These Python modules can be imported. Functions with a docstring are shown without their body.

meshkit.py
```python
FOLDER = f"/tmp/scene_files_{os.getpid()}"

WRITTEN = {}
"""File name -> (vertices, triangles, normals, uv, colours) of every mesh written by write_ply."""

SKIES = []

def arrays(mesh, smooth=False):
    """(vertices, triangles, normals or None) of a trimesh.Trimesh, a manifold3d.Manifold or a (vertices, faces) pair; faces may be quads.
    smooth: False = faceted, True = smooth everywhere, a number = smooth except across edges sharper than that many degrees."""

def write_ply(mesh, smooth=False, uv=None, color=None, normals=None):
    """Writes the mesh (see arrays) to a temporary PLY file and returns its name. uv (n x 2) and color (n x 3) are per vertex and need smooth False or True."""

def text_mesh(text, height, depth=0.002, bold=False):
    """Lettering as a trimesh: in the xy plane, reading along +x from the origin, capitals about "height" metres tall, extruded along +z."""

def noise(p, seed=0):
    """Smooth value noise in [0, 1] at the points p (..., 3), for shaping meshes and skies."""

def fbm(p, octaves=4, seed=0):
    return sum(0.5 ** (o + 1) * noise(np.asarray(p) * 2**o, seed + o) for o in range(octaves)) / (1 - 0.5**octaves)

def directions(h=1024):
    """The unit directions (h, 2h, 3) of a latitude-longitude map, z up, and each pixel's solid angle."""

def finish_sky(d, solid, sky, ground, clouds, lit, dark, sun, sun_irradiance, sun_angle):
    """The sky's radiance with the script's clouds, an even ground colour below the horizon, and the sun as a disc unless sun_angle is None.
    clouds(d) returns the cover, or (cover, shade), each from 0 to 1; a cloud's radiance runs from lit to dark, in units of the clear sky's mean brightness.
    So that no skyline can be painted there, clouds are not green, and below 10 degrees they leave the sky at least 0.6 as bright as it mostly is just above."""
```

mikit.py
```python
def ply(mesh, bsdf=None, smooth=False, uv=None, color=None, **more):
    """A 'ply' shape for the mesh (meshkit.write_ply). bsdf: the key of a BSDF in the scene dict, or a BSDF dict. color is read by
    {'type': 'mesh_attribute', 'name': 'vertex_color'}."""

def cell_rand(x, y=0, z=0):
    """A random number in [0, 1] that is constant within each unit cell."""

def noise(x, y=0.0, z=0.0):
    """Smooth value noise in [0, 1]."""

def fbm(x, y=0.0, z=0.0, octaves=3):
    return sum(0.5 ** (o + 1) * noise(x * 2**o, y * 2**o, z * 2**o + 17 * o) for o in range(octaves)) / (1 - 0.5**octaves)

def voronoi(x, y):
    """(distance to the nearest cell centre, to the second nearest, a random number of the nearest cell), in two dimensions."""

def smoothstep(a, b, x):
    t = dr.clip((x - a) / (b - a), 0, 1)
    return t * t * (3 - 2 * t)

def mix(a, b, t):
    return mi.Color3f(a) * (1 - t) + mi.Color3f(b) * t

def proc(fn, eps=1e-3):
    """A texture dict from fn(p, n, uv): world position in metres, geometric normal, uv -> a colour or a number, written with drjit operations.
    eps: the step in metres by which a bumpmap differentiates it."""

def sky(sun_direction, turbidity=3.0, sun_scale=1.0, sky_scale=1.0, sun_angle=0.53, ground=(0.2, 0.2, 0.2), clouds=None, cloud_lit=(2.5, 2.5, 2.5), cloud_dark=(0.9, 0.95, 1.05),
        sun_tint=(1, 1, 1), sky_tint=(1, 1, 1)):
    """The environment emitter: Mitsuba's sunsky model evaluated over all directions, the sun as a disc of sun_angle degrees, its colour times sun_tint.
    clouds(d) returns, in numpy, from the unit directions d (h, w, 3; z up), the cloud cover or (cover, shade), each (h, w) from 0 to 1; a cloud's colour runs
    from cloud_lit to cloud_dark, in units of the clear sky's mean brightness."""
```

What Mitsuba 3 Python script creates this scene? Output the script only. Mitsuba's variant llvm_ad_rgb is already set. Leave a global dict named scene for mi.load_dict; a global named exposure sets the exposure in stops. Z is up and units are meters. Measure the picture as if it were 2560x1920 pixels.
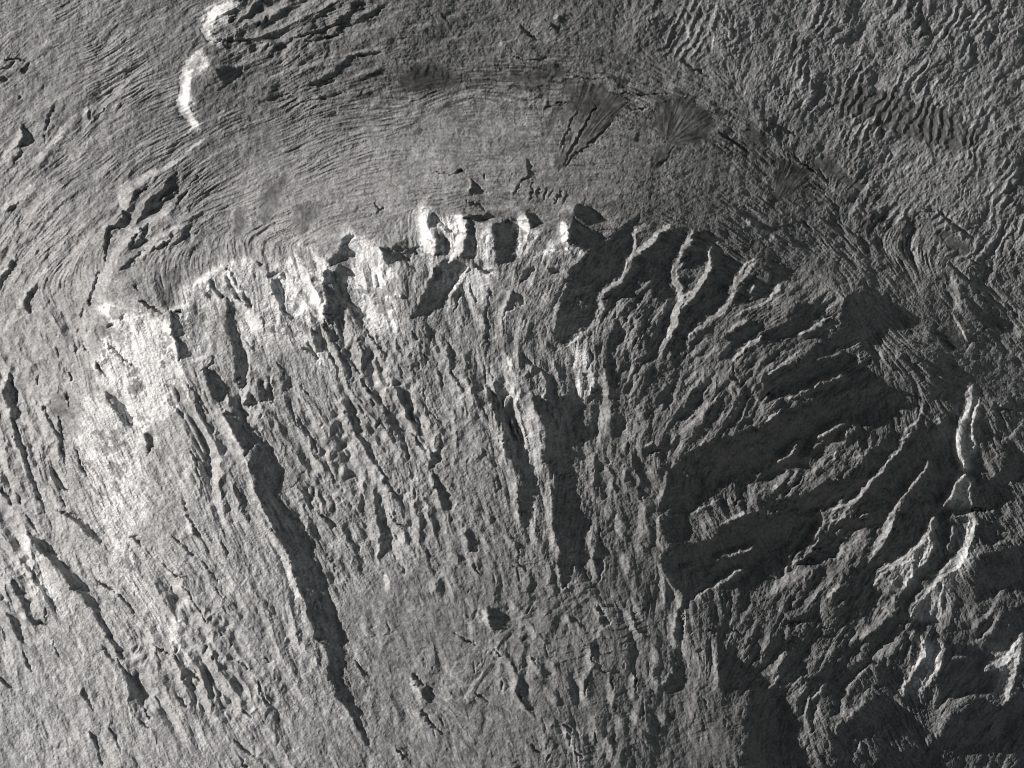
# A layered rock mound seen from orbit, straight down: camera, sun and air first, then the relief survey, the solver that
# turns it into one height field, and the land forms and sand bodies cut out of that field as objects.
import numpy as np, drjit as dr, mitsuba as mi, mikit, meshkit
from scipy.interpolate import RBFInterpolator
from scipy.ndimage import gaussian_filter, map_coordinates, label as cc_label, distance_transform_edt, grey_dilation, binary_dilation, binary_opening
from scipy.fft import dctn, idctn, rfft2, irfft2, rfftfreq, fftfreq

T = mi.ScalarTransform4f
scene, labels = {}, {}
ALT = 100000.0                                  # orbit, metres above the mean surface
HMEAN = 130.0
SUN_EL, SUN_AZ = 27.0, 14.0                    # low sun, west and a little north
exposure = 2.25
scene['camera'] = {'type': 'perspective', 'fov': float(2*np.degrees(np.arctan(1280/ALT))), 'fov_axis': 'x', 'near_clip': 50000.0, 'far_clip': 200000.0,
                   'to_world': T().look_at([0, 0, ALT+HMEAN], [0, 0, HMEAN], [0, 1, 0])}
scene['sky'] = mikit.sky([-np.cos(np.radians(SUN_EL))*np.cos(np.radians(SUN_AZ)), np.cos(np.radians(SUN_EL))*np.sin(np.radians(SUN_AZ)), np.sin(np.radians(SUN_EL))], turbidity=3, sun_scale=1.0, sky_scale=0.42, ground=(.2, .2, .2),
                         sun_tint=(0.785, 0.99, 1.49), sky_tint=(1.5, 0.97, 0.62))

TILE = [(0, 0), (850, 0), (1700, 0), (0, 640), (850, 640), (1700, 640), (0, 1280), (850, 1280), (1700, 1280), (0, 0), (1280, 0), (0, 960), (1280, 960), (850, 1000), (225, 450), (1100, 450), (800, 1200), (1600, 1200)]
# relief survey, one block per map sheet.  kind [value/width] points.   Polygons: S steep lee slope, P value soft ; strokes: k steep lee, d gentle lee, b sunward slope, B steep sunward slope, g value width
SHEETS = """
@12
P -0.40 620,760 760,300 500,0 1000,-200 1700,-350 1760,150 1800,600 1500,1000 1300,1300 1060,1260 850,1000 720,900
P -0.42 1280,1400 1800,1400 2000,600 2000,0 2300,0 2300,1700 1300,1700
P -0.30 560,320 700,100 500,-300 900,-500 1300,-400 1200,0
@1
P -0.16 0,420 300,420 800,430 1400,400 1500,500 1400,560 900,580 400,640 0,640
@0
B 60 1530,30 1400,70 1350,150 1325,200 1350,250 1400,275
d 30 1330,110 1300,190 1325,260
d 60 1490,60 1480,110
B 75 1290,340 1230,420 1200,500 1190,600 1180,680 1210,740 1260,800
b 70 1330,380 1270,440 1240,500
d 45 1160,560 1140,660 1170,760 1230,830
S 1395,440 1480,440 1575,430 1560,480 1500,520 1450,550 1400,585 1440,530 1400,490
g -0.25 70 1290,540 1360,520 1430,490
P -0.12 1240,560 1420,580 1650,500 1500,640 1350,780 1280,800 1220,700
k 26 2212,140 2110,185 2000,225 1900,245
k 20 2110,115 2070,105
k 34 2212,430 2150,480 2080,520 1980,555
k 12 2212,215 2100,250 1970,270
k 12 2160,520 2050,560
k 12 2200,600 2050,640 1940,660
k 14 1870,600 1750,640 1660,665
b 26 2160,370 2000,420 1840,470 1700,530
b 22 2000,80 1900,130 1780,200
b 20 1960,30 1800,60 1650,120
k 14 1480,140 1520,110
k 12 1330,275 1500,265 1700,270
k 18 1760,300 1850,290 1880,240
d 18 1560,290 1550,350
S 155,795 190,850 200,900 185,940 140,950 130,890 140,830
B 40 140,820 120,880 70,950 20,1010
S 150,960 155,985 120,1010 90,1060 95,1010 130,965
B 26 70,1000 40,1060
S 355,670 345,710 320,780 300,850 280,840 300,790 325,720 340,680
k 10 295,870 285,920
B 32 500,740 450,790 370,880 300,970 220,1040 120,1140
d 30 530,760 480,820 400,910 330,1000 250,1070 150,1160
b 24 560,690 550,750
B 20 555,700 550,760
S 565,715 595,720 580,765 565,750
k 14 680,710 640,740 605,780
b 20 690,690 640,720
k 26 10,450 60,430 95,400
k 26 190,410 165,440 140,470
k 30 5,505 40,500
k 12 30,380 90,380 170,390
b 20 130,400 150,440
B 46 220,1190 130,1270 50,1320 20,1350
S 140,1295 110,1330 70,1365 50,1345 90,1310
b 24 480,1220 380,1290 300,1370 200,1460 120,1540
d 20 500,1240 400,1310 320,1390 220,1480
b 20 480,1125 380,1190 300,1250
d 20 490,1140 400,1210
b 20 600,880 520,930 450,990 350,1060
b 18 720,800 640,860 590,920
b 20 500,420 430,480 380,540
b 18 560,370 500,420
b 16 330,150 250,220
b 16 200,30 120,110 40,170
b 26 40,160 20,200
b 26 100,300 90,320
b 18 340,560 250,650 180,740
b 18 20,690 60,640
k 14 140,610 120,660
B 46 1080,1080 1000,1110 900,1170 840,1230 820,1300 800,1360
d 20 800,1180 770,1280 780,1350
S 965,1190 940,1230 890,1265 840,1290 850,1270 900,1230
P -0.15 840,1290 960,1220 1100,1180 1200,1220 1000,1330 850,1400
k 28 1150,1105 1100,1160 1060,1200
k 24 1080,1200 1040,1260 1010,1310
k 22 1210,1220 1170,1270 1140,1310
k 10 1280,1130 1220,1190
k 22 815,1380 800,1420 770,1460
B 46 1080,1370 950,1430 850,1490 790,1560 765,1646
S 970,1420 930,1460 880,1520 840,1620 830,1560 870,1490 940,1440
k 18 710,1480 690,1560 685,1646
B 36 1210,1450 1100,1480 1000,1540 900,1646
S 1245,1440 1220,1490 1190,1520 1150,1550 1190,1490 1215,1450
k 30 1110,1520 1060,1580 960,1620
b 26 1400,1370 1300,1420 1180,1440
k 12 1290,1480 1250,1510
b 20 1280,1560 1180,1600 1100,1646
d 22 1290,1580 1200,1630
k 8 150,1390 120,1450
b 18 120,1400 40,1480 0,1520
b 14 1450,1140 1300,1180
d 12 1500,1100 1380,1120
@1
S 75,20 160,0 130,50 90,80 50,110 0,160 0,130 70,70
S 250,60 330,10 300,40 265,90 180,140 70,180 120,130 200,80
b 30 240,40 160,80 60,130
b 24 400,60 300,130 200,190
S 270,330 230,360 190,370 110,380 40,420 0,450 0,410 60,370 160,345
b 22 300,300 180,330 60,360
k 22 290,450 200,490 140,520
d 22 150,540 60,570 0,590
b 20 260,420 150,470 40,510
b 34 600,150 530,170 480,160
d 20 560,140 620,180
k 10 640,95 700,140
b 14 760,90 700,110
k 16 1160,165 1200,210 1260,250
k 14 1330,140 1370,170 1430,185
B 26 1390,100 1370,130
k 10 1410,110 1440,150
b 16 1150,240 1050,280 1030,300
B 20 1050,270 1030,300
d 16 1080,300 1160,340 1250,330
b 16 1300,230 1370,210
d 14 1440,130 1600,160 1700,230
d 14 1500,110 1640,210 1800,300
b 12 1290,140 1220,170
b 12 300,240 260,270
b 12 800,310 740,330
k 10 1100,360 1180,390 1330,380
b 18 1100,390 1050,410
g -0.45 14 520,440 480,520
g -0.45 14 570,420 540,520
g -0.45 14 620,410 600,520
g -0.45 14 660,430 650,520
g -0.45 14 700,450 690,540
g -0.45 14 770,470 780,520
g -0.45 12 1040,390 1030,450
g -0.45 12 1090,400 1070,460
g -0.45 12 1300,440 1280,520
g -0.45 12 1350,430 1330,520
g -0.45 12 1400,410 1390,500
g -0.45 12 1230,460 1220,520
P -0.22 390,500 480,430 620,400 780,470 790,560 480,580
P -0.3 1120,470 1300,470 1420,405 1450,480 1420,545 1300,560 1150,510
b 16 1120,530 960,560 860,600 700,640
b 18 580,580 480,620 380,680 300,720
b 14 1420,515 1290,520
b 12 1700,490 1600,500
b 14 1560,545 1480,550
k 10 1460,490 1560,500 1700,510
k 10 1800,600 1950,610 2100,600
b 10 1780,580 1950,590
b 10 1870,660 2000,650
b 10 1860,690 1960,690
k 8 1870,700 1980,700
k 10 1400,660 1470,665
k 14 1640,690 1590,780 1540,870 1480,970 1440,1060
k 12 1530,720 1480,800 1440,900 1420,980
k 14 1760,780 1680,860 1590,940 1510,1000 1460,1070
b 14 1620,690 1570,780 1520,870 1460,970
b 12 1510,720 1460,800 1430,870
b 12 1620,880 1560,930
d 8 1840,660 1780,740 1700,820
d 10 1580,600 1540,680
d 10 1640,590 1620,680
k 14 1910,870 1900,890 1920,910
k 14 2150,940 2100,1020 2040,1080
k 8 2010,1110 2000,1200 1990,1290
d 10 1960,1000 1970,1050
S 1205,1025 1250,1080 1240,1120 1190,1160 1140,1190 1090,1280 1150,1200 1170,1150 1215,1120
S 840,1150 910,1210 910,1240 840,1240 825,1215 850,1190
B 20 830,1150 845,1190 820,1220
S 800,1265 850,1290 900,1320 960,1370 900,1340 850,1310
b 20 800,1210 700,1230 620,1240
k 10 620,1110 720,1120 800,1105
b 12 840,1100 720,1110 600,1130
b 14 1150,1060 1000,1060
k 14 1240,1190 1230,1240 1220,1290
k 12 1280,1210 1260,1270
k 12 1330,1210 1300,1300
k 12 1370,1220 1340,1290
k 12 1420,1230 1380,1310
k 10 1460,1240 1430,1320
b 12 1310,1210 1290,1270
b 12 1350,1230 1320,1300
b 12 1400,1230 1370,1310
b 10 1580,1210 1550,1270
k 10 930,1130 935,1160
d 10 1040,1110 1000,1180
d 10 1110,1110 1080,1190
b 30 1480,1330 1420,1360 1400,1400
b 40 1200,1270 1210,1310
b 30 1120,1300 1080,1330
B 40 580,1260 540,1300 510,1370
B 74 530,1380 530,1450 560,1550 580,1646
S 570,1385 620,1400 600,1460 590,1480 570,1440
S 640,1530 670,1580 650,1646 605,1646 610,1560
P 0.3 620,1400 780,1385 795,1500 740,1646 690,1646 690,1550 620,1470
B 46 765,1385 790,1420 790,1490 760,1560 740,1640
k 16 630,1420 680,1460 720,1500
S 800,1410 900,1385 1010,1400 960,1430 870,1425 800,1470
P -0.25 800,1450 910,1430 870,1560 770,1600
P 0.42 900,1440 970,1440 985,1520 1000,1646 870,1646 880,1560
S 985,1450 1060,1490 1110,1410 1150,1400 1150,1500 1140,1646 1010,1646 985,1560
B 50 1180,1395 1190,1470 1165,1560 1150,1646
P 0.15 1210,1420 1270,1460 1230,1560 1200,1646 1180,1560
P -0.25 1270,1480 1400,1440 1410,1560 1290,1580
B 38 1430,1430 1440,1520 1450,1590
P 0.2 1290,1570 1550,1590 1520,1646 1240,1646
S 1210,1360 1240,1390 1290,1440 1340,1460 1260,1430 1200,1400
b 20 1330,1440 1400,1410
S 1550,1310 1600,1340 1660,1390 1670,1420 1600,1400 1560,1370
S 1490,1400 1560,1480 1660,1500 1690,1550 1600,1590 1510,1570 1465,1500
k 20 1510,1570 1580,1600 1660,1580
g 0.05 40 1700,1380 1740,1420 1780,1450
S 1955,1345 1900,1420 1830,1470 1760,1540 1680,1575 1600,1610 1560,1646 1840,1646 1870,1570 1850,1500 1930,1400
B 34 2110,1450 2050,1500 1990,1560 1950,1600 1890,1646
b 26 1950,1450 1890,1520 1890,1570
S 2030,1550 2100,1490 2212,1465 2212,1646 1960,1646 2000,1600
k 30 300,1646 340,1610 440,1600
P 0.25 0,1480 90,1490 60,1570 20,1600 0,1600
S 20,1550 80,1500 70,1590 90,1646 20,1646 40,1590
P 0.3 100,1490 170,1500 240,1610 270,1646 160,1646 150,1560
k 14 240,1370 260,1350 290,1330
k 8 230,1310 255,1360
d 40 420,1560 360,1600 310,1640
b 30 470,1500 450,1570
k 26 470,1610 500,1640
@2
g -0.5 12 330,60 320,160 300,280
g -0.5 12 600,80 605,150
g -0.5 12 920,20 890,140
g -0.5 10 280,30 270,110
g -0.5 12 470,190 430,240 390,280
g -0.5 10 380,150 370,260
g -0.5 12 540,560 500,640
g -0.5 16 640,400 610,490 570,600 550,660
g -0.5 12 720,540 660,620 620,740
g -0.5 18 770,330 740,400 720,470
g -0.5 16 810,430 780,530
g -0.5 20 940,440 880,560 850,680 820,800
g -0.5 16 1040,460 960,600 900,720
g -0.5 14 1010,600 950,720 930,840
g -0.5 18 1110,480 1060,580 1000,700 980,800
g -0.5 22 1160,390 1110,470
g -0.5 26 1250,430 1210,510 1195,560
g -0.5 20 1030,210 1020,290
g -0.5 26 1270,200 1265,280
g -0.5 14 1230,70 1240,130
g -0.5 16 1530,140 1510,190
g -0.5 16 1130,60 1120,120
g -0.5 10 790,80 795,150
g -0.5 12 700,300 720,360
g -0.5 10 300,400 290,480
g -0.5 10 240,400 230,470
g -0.5 10 170,400 160,460
g -0.5 14 1900,280 1840,380 1780,450 1760,500
g -0.5 14 1980,230 1930,290
g -0.5 12 1680,460 1640,560
g -0.5 16 1820,110 1780,160
g -0.5 14 2130,60 2060,160 2000,220
g -0.5 14 2160,400 2060,500 1980,560
g -0.5 14 2090,560 2040,640
g -0.5 16 2060,700 2010,780
g -0.5 16 1900,720 1870,800
g -0.5 12 1580,400 1560,460
g -0.5 12 1480,950 1420,1020 1380,1080 1340,1140
g -0.5 12 1690,960 1640,1020 1600,1080
g -0.5 12 1320,1100 1300,1150
g -0.5 14 1540,1160 1500,1240
g -0.5 16 1930,1030 1830,1150
g -0.5 12 1790,1220 1780,1290
g -0.5 20 1940,1380 1900,1490
g -0.5 20 2000,1520 1960,1600
g -0.5 12 2120,1000 2080,1100
g -0.5 14 2190,560 2160,640
g -0.5 12 1180,960 1120,1080
g -0.5 12 1060,1020 1040,1090
g -0.5 10 1240,1010 1200,1070
b 10 2110,50 2040,160 1980,220
b 10 1250,430 1240,470
B 14 60,290 100,330
B 12 205,230 205,320
b 14 0,110 50,180 60,280
b 12 1960,120 2010,200
b 14 2200,420 2100,520
k 16 0,395 100,450 190,500
d 16 200,580 330,660 430,740
d 18 480,740 640,830 800,900
k 12 560,790 640,830 760,870
k 12 700,1000 800,1060 860,1100
b 12 660,1010 740,1050 860,1090
b 12 900,1150 1000,1240 1100,1320
k 10 820,1190 940,1260 1000,1330
k 12 900,1400 1010,1480 1080,1560
k 12 950,1350 1080,1470 1200,1600
k 14 1180,1360 1300,1400
k 14 1660,1350 1740,1440 1820,1490 1880,1540
k 12 1540,1330 1640,1360
b 14 1690,1350 1780,1440 1860,1510
P -0.2 820,1000 1000,1080 1120,1180 1300,1290 1160,1260 900,1100
d 14 1230,1420 1330,1500
d 40 1250,1480 1300,1520
k 10 230,830 320,900 420,970
d 12 150,900 240,840
k 20 350,1330 420,1400 480,1430
k 26 430,1400 500,1450 560,1475
B 16 430,1410 440,1450
S 90,1520 170,1530 185,1560 140,1590 90,1560
B 40 70,1540 30,1590 0,1646
b 30 240,1560 180,1580 140,1630
k 20 200,1560 240,1600
d 20 500,1560 440,1620
b 26 570,1550 600,1500
k 24 690,1510 740,1560 790,1580
k 16 780,1420 860,1500
@3
S 110,30 80,90 40,150 10,220 0,230 0,130 40,90 80,50
B 20 70,40 30,90 0,120
S 235,170 250,200 200,290 180,390 150,350 170,270 210,200
B 34 290,80 220,150 150,270 90,370 20,470
b 24 300,60 340,20
B 60 740,0 700,80 650,200 610,300 610,400
b 22 560,330 530,430 530,560
b 20 480,370 440,450 420,540
b 16 440,400 400,480 390,560 340,600
k 12 540,480 550,580 575,640
d 18 300,150 280,220
b 18 380,150 310,250 270,330
d 18 400,170 330,270 290,340
b 14 250,320 190,370
k 14 400,350 405,390
k 16 470,540 490,620
k 14 360,600 370,640
b 14 430,560 440,700
k 20 520,390 540,350
b 24 700,470 720,430
S 700,420 735,430 720,455 690,455
k 18 760,420 810,380
k 22 780,90 880,20
P 0.1 700,280 760,200 980,100 1000,130 900,230 760,310
b 20 1000,120 900,200
k 14 860,190 900,220
d 20 860,170 900,190
S 55,745 95,790 105,870 80,950 110,1050 140,1150 165,1280 220,1420 260,1540 275,1640 240,1560 190,1450 150,1330 110,1230 70,1110 60,960 20,880 45,820
B 40 40,770 15,860
b 60 30,960 60,1100 100,1250 150,1380 200,1500 240,1600
B 24 40,980 60,1080
k 20 275,970 320,1060 370,1150 400,1260 415,1340
b 18 270,1010 310,1100 360,1210
k 18 480,1230 520,1350 550,1420
b 16 500,1180 470,1260
k 24 320,1370 370,1450 430,1510
k 20 380,1550 430,1610
b 18 310,1380 350,1460
S 0,1380 40,1430 65,1480 30,1470 0,1430
k 24 10,1490 40,1560 70,1600
k 16 110,1530 130,1600
k 14 440,740 470,810
k 12 430,880 440,970
k 12 250,780 240,830
b 14 400,830 440,750
b 12 410,1000 415,850
k 16 380,1040 400,1180
P 0.33 690,440 880,360 1080,420 1140,640 1190,800 1190,920 1000,1060 930,1130 870,1010 700,830 620,700 670,580
P 0.33 510,920 620,900 760,1000 870,1160 910,1300 980,1480 900,1646 620,1646 530,1400 500,1200
S 690,570 760,620 840,680 880,710 860,700 770,650 700,600
S 670,850 730,920 800,1000 850,1060 850,1110 800,1080 740,990 690,900
b 34 680,900 740,1010 800,1100 860,1170
S 940,1140 985,1170 980,1230 950,1280 935,1200
B 40 900,1150 930,1220
S 1135,960 1180,1000 1180,1050 1150,1030
k 20 610,680 650,740 680,770
k 22 900,290 980,330 1050,365
B 50 720,300 740,370 770,420
B 50 1060,440 1100,540 1120,620
b 60 1050,900 1000,1030 940,1110
S 1110,370 1160,385 1160,430 1145,500 1200,590 1235,650 1160,680 1140,600 1100,480
P -0.05 1160,420 1280,330 1310,560 1240,650 1170,520
B 30 1340,500 1350,600 1310,650 1240,680
P 0.25 1300,380 1460,270 1470,430 1400,510 1360,640 1300,720 1290,560
b 40 1330,700 1280,720
k 14 1300,740 1370,690 1375,640
b 26 1070,370 1140,340 1240,310 1250,180 1320,130 1460,60 1560,20
P 0.1 1250,200 1350,150 1440,260 1300,280
k 20 1350,150 1380,220 1440,260
k 16 1320,240 1360,280
S 1455,265 1500,300 1520,340 1520,560 1490,560 1470,450
S 1455,70 1510,140 1560,230 1640,330 1610,350 1530,270 1490,180
P 0.2 1480,70 1570,30 1720,120 1640,300 1560,180
k 24 1660,40 1690,60
k 20 1720,130 1790,110
B 60 1520,290 1590,380 1680,480
P 0.25 1520,260 1640,340 1720,480 1700,560 1560,540 1520,560
P -0.2 1300,745 1390,725 1440,800 1500,820 1560,960 1400,960 1360,820
S 1310,740 1390,730 1440,790 1450,860 1420,870 1340,800
b 40 1440,530 1480,640 1520,780 1560,920
S 1510,600 1580,640 1600,700 1590,820 1560,880 1520,800 1505,680
S 1600,870 1640,900 1665,940 1640,965 1580,950
P 0.15 1640,560 1700,700 1660,860 1600,820
S 1440,1000 1560,1010 1600,1100 1570,1150 1510,1140 1480,1070
S 1680,1180 1740,1230 1760,1300 1790,1380 1800,1450 1760,1530 1720,1600 1680,1590 1640,1500 1610,1390 1640,1330 1700,1260
S 1510,1150 1570,1250 1590,1300 1600,1350 1560,1270 1510,1200
P -0.05 1570,1180 1670,1180 1640,1290 1580,1280
b 60 1400,1010 1460,1130 1530,1280 1590,1400 1640,1560
S 2110,150 2212,60 2212,450 2150,430 2090,300
S 1740,170 1800,200 1820,290 1840,370 1800,330 1760,260
k 26 1815,110 1835,150
k 26 1840,360 1880,420
P 0.38 1840,80 2100,40 2100,230 2080,380 1990,440 1900,320 1860,180
b 30 2080,60 2090,200
k 26 2000,460 2060,560 2050,620
S 2080,430 2150,520 2185,600 2150,570 2100,490
k 18 2100,600 2160,700 2190,800
k 22 1980,560 2030,640
k 15 1230,1260 1300,1380
k 12 1310,1260 1350,1350
b 24 1210,1270 1290,1400
k 14 1870,1010 1930,1110
k 24 1680,790 1695,930
k 15 1720,850 1760,950
k 26 1850,830 1870,850
b 24 1670,800 1680,900
k 12 1940,830 1990,900
b 20 1920,700 2000,830
k 14 1780,680 1830,760
k 12 1580,540 1640,610
b 22 1820,520 1900,620 1960,720
k 8 1980,1340 1930,1430 1880,1480
k 14 2010,1480 2030,1560
k 14 1180,1580 1200,1640
k 14 1520,1480 1540,1560
k 12 1200,820 1260,880 1320,1000
b 24 1210,740 1290,780
@4
S 0,60 40,70 55,200 0,280
S 45,285 100,320 150,370 155,440 140,470 100,400 60,330
P 0.36 60,60 300,60 370,170 350,300 360,440 300,560 240,520 170,470 150,330 80,250
b 40 340,110 370,190
k 16 280,20 400,30 490,100
P -0.15 380,120 520,90 600,100 520,280 480,350 420,280
b 30 560,30 600,90 560,170 500,320
k 20 400,250 430,290
S 600,70 680,30 790,50 820,90 720,190 640,300 560,370 450,400 490,350 530,280 560,190 590,130
P -0.35 440,410 650,380 650,550 560,620 500,570 445,480
S 450,490 530,530 480,550
b 22 360,430 440,560 470,590
B 20 830,70 800,120 740,200 710,290 690,360
P 0.3 810,90 900,120 960,170 940,310 880,330 840,230
S 735,250 760,200 775,240 750,320 730,360
k 16 835,180 850,250 880,300
k 20 960,210 975,270
B 30 950,60 990,80
k 20 860,60 920,100 990,100
b 40 1090,80 1120,170
S 1140,170 1180,110 1220,80 1240,60 1250,100 1220,140 1160,190
S 1330,60 1400,85 1380,120 1330,100
b 50 1460,60 1500,40
b 50 1350,150 1400,130
S 1110,220 1180,250 1195,300 1130,330 1080,345 1045,400 1090,300
b 44 1100,210 1080,300 1020,420 1020,560
P -0.18 1050,400 1250,330 1240,420 1190,540 1070,530
k 14 1250,400 1220,500 1170,570
k 12 960,250 950,330
P -0.25 1280,420 1380,330 1390,560 1240,580
k 12 1180,640 1230,700 1280,730
S 1490,90 1560,0 1850,0 1815,100 1795,150 1680,240 1655,290 1665,345 1645,400 1560,495 1440,590 1380,540 1390,400 1420,290 1470,200 1450,160
B 17 1870,0 1835,70 1805,160 1685,250 1670,290 1683,340 1665,410 1600,465 1540,512 1440,592
b 40 1450,200 1400,330 1370,450
S 1880,60 1960,40 1945,100 1880,150 1800,190 1710,240 1695,280 1780,275 1870,220
b 30 2010,110 1970,165 1900,240
P 0.05 1680,300 1800,290 1880,300 1780,470 1620,600 1600,500
k 14 1870,330 1830,420 1740,510
k 20 1770,360 1765,400
S 2000,30 2212,0 2180,50 2130,110 2140,180 2120,260 2060,290 1990,250 2010,150
P -0.4 1890,260 1990,260 2100,300 2030,380 1900,330
B 42 2200,50 2150,110 2150,160 2190,240 2170,330 2150,420 2110,520
S 2020,430 2100,405 2090,480 2040,500 2005,460
S 2150,480 2212,430 2212,560 2150,670 2100,600
P -0.3 1780,480 1880,400 1990,390 1960,520 1850,600 1640,690 1620,620
P 0.35 1480,580 1560,540 1600,640 1610,690 1530,800 1540,880 1500,800
B 28 1530,800 1540,900
B 28 1600,720 1620,830 1610,900
k 14 1595,600 1620,670 1590,730
S 1565,780 1590,820 1590,860 1560,850
b 40 1690,780 1710,900 1695,1000 1690,1100
k 24 1635,880 1605,940
k 20 1730,900 1770,920
P -0.3 1610,690 1700,670 1700,710 1640,760
S 1770,1010 1830,1050 1840,1110 1790,1170 1725,1140 1745,1060
S 1860,800 1890,830 1840,880 1830,850
P -0.2 1760,900 1960,800 1920,1000 1840,1010
b 30 1920,980 1900,1080 1880,1180
b 20 1840,1140 1840,1190
k 18 1860,1190 1850,1240
S 1240,870 1330,930 1370,950 1460,880 1500,830 1510,960 1490,1090 1400,1100 1310,1060 1260,980
P -0.35 1250,800 1440,740 1470,850 1360,930 1240,850
S 1320,1150 1400,1120 1480,1130 1470,1200 1440,1290 1350,1320 1300,1340
S 1390,1410 1460,1400 1520,1420 1530,1646 1370,1646 1390,1500
S 950,830 990,920 1050,980 1060,1020 980,1000 945,920
S 1060,1110 1110,1050 1130,1160 1140,1240 1100,1290 1050,1230
S 1150,1250 1210,1250 1240,1370 1230,1450 1190,1450 1170,1350
S 1150,1470 1210,1480 1250,1560 1240,1646 1150,1646
b 50 1070,650 1080,760 1130,850 1150,960
B 20 1085,650 1090,740
b 60 1130,980 1190,1100 1250,1200 1260,1350
b 30 1240,900 1210,880
k 10 960,700 980,800
k 10 1030,780 1040,830
B 26 1040,1080 1035,1180 1050,1250
S 910,1240 950,1280 905,1320
k 20 1000,1400 1030,1480 1010,1510
b 24 990,1360 1000,1450
b 44 60,1000 130,1180 200,1300 270,1420
S 45,920 80,990 110,1060 140,1120 120,1150 90,1080 50,980
k 20 190,1260 250,1350 300,1450 380,1580 420,1646
k 22 200,920 213,960
k 15 240,650 260,740
b 16 225,650 250,750
k 16 310,960 340,1060 420,1200 440,1290
k 14 40,600 90,700 130,760
b 16 30,610 80,720
k 12 380,700 400,780
k 12 160,460 230,560 300,640
S 580,1290 640,1250 660,1300 610,1330
B 30 550,1240 575,1290
k 20 600,1390 630,1500 690,1600
b 30 570,1370 600,1480 640,1600
S 630,750 655,755 660,830 640,800
b 26 620,760 690,860 720,960 720,1050
k 9 530,850 560,970 650,1090
k 10 700,600 720,740 790,870
b 18 675,570 690,640
b 28 760,760 850,880 940,1030
k 14 860,870 900,960 960,1060
b 28 910,960 960,1060
k 20 460,1140 560,1260
b 26 480,1160 540,1230
k 16 930,700 940,820
b 26 880,600 900,700
k 12 545,630 555,690
S 1950,1240 2000,1210 2060,1230 1990,1280
B 16 2020,1190 1950,1230
S 2212,1300 2120,1370 2095,1450 2085,1550 2040,1646 2212,1646
b 30 2180,1050 2130,1100 2080,1150
P -0.45 2000,900 2120,800 2212,760 2212,900 2100,1010 1960,1060
P -0.3 1900,1060 2100,1010 2212,1000 2200,1080 2000,1200
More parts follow.
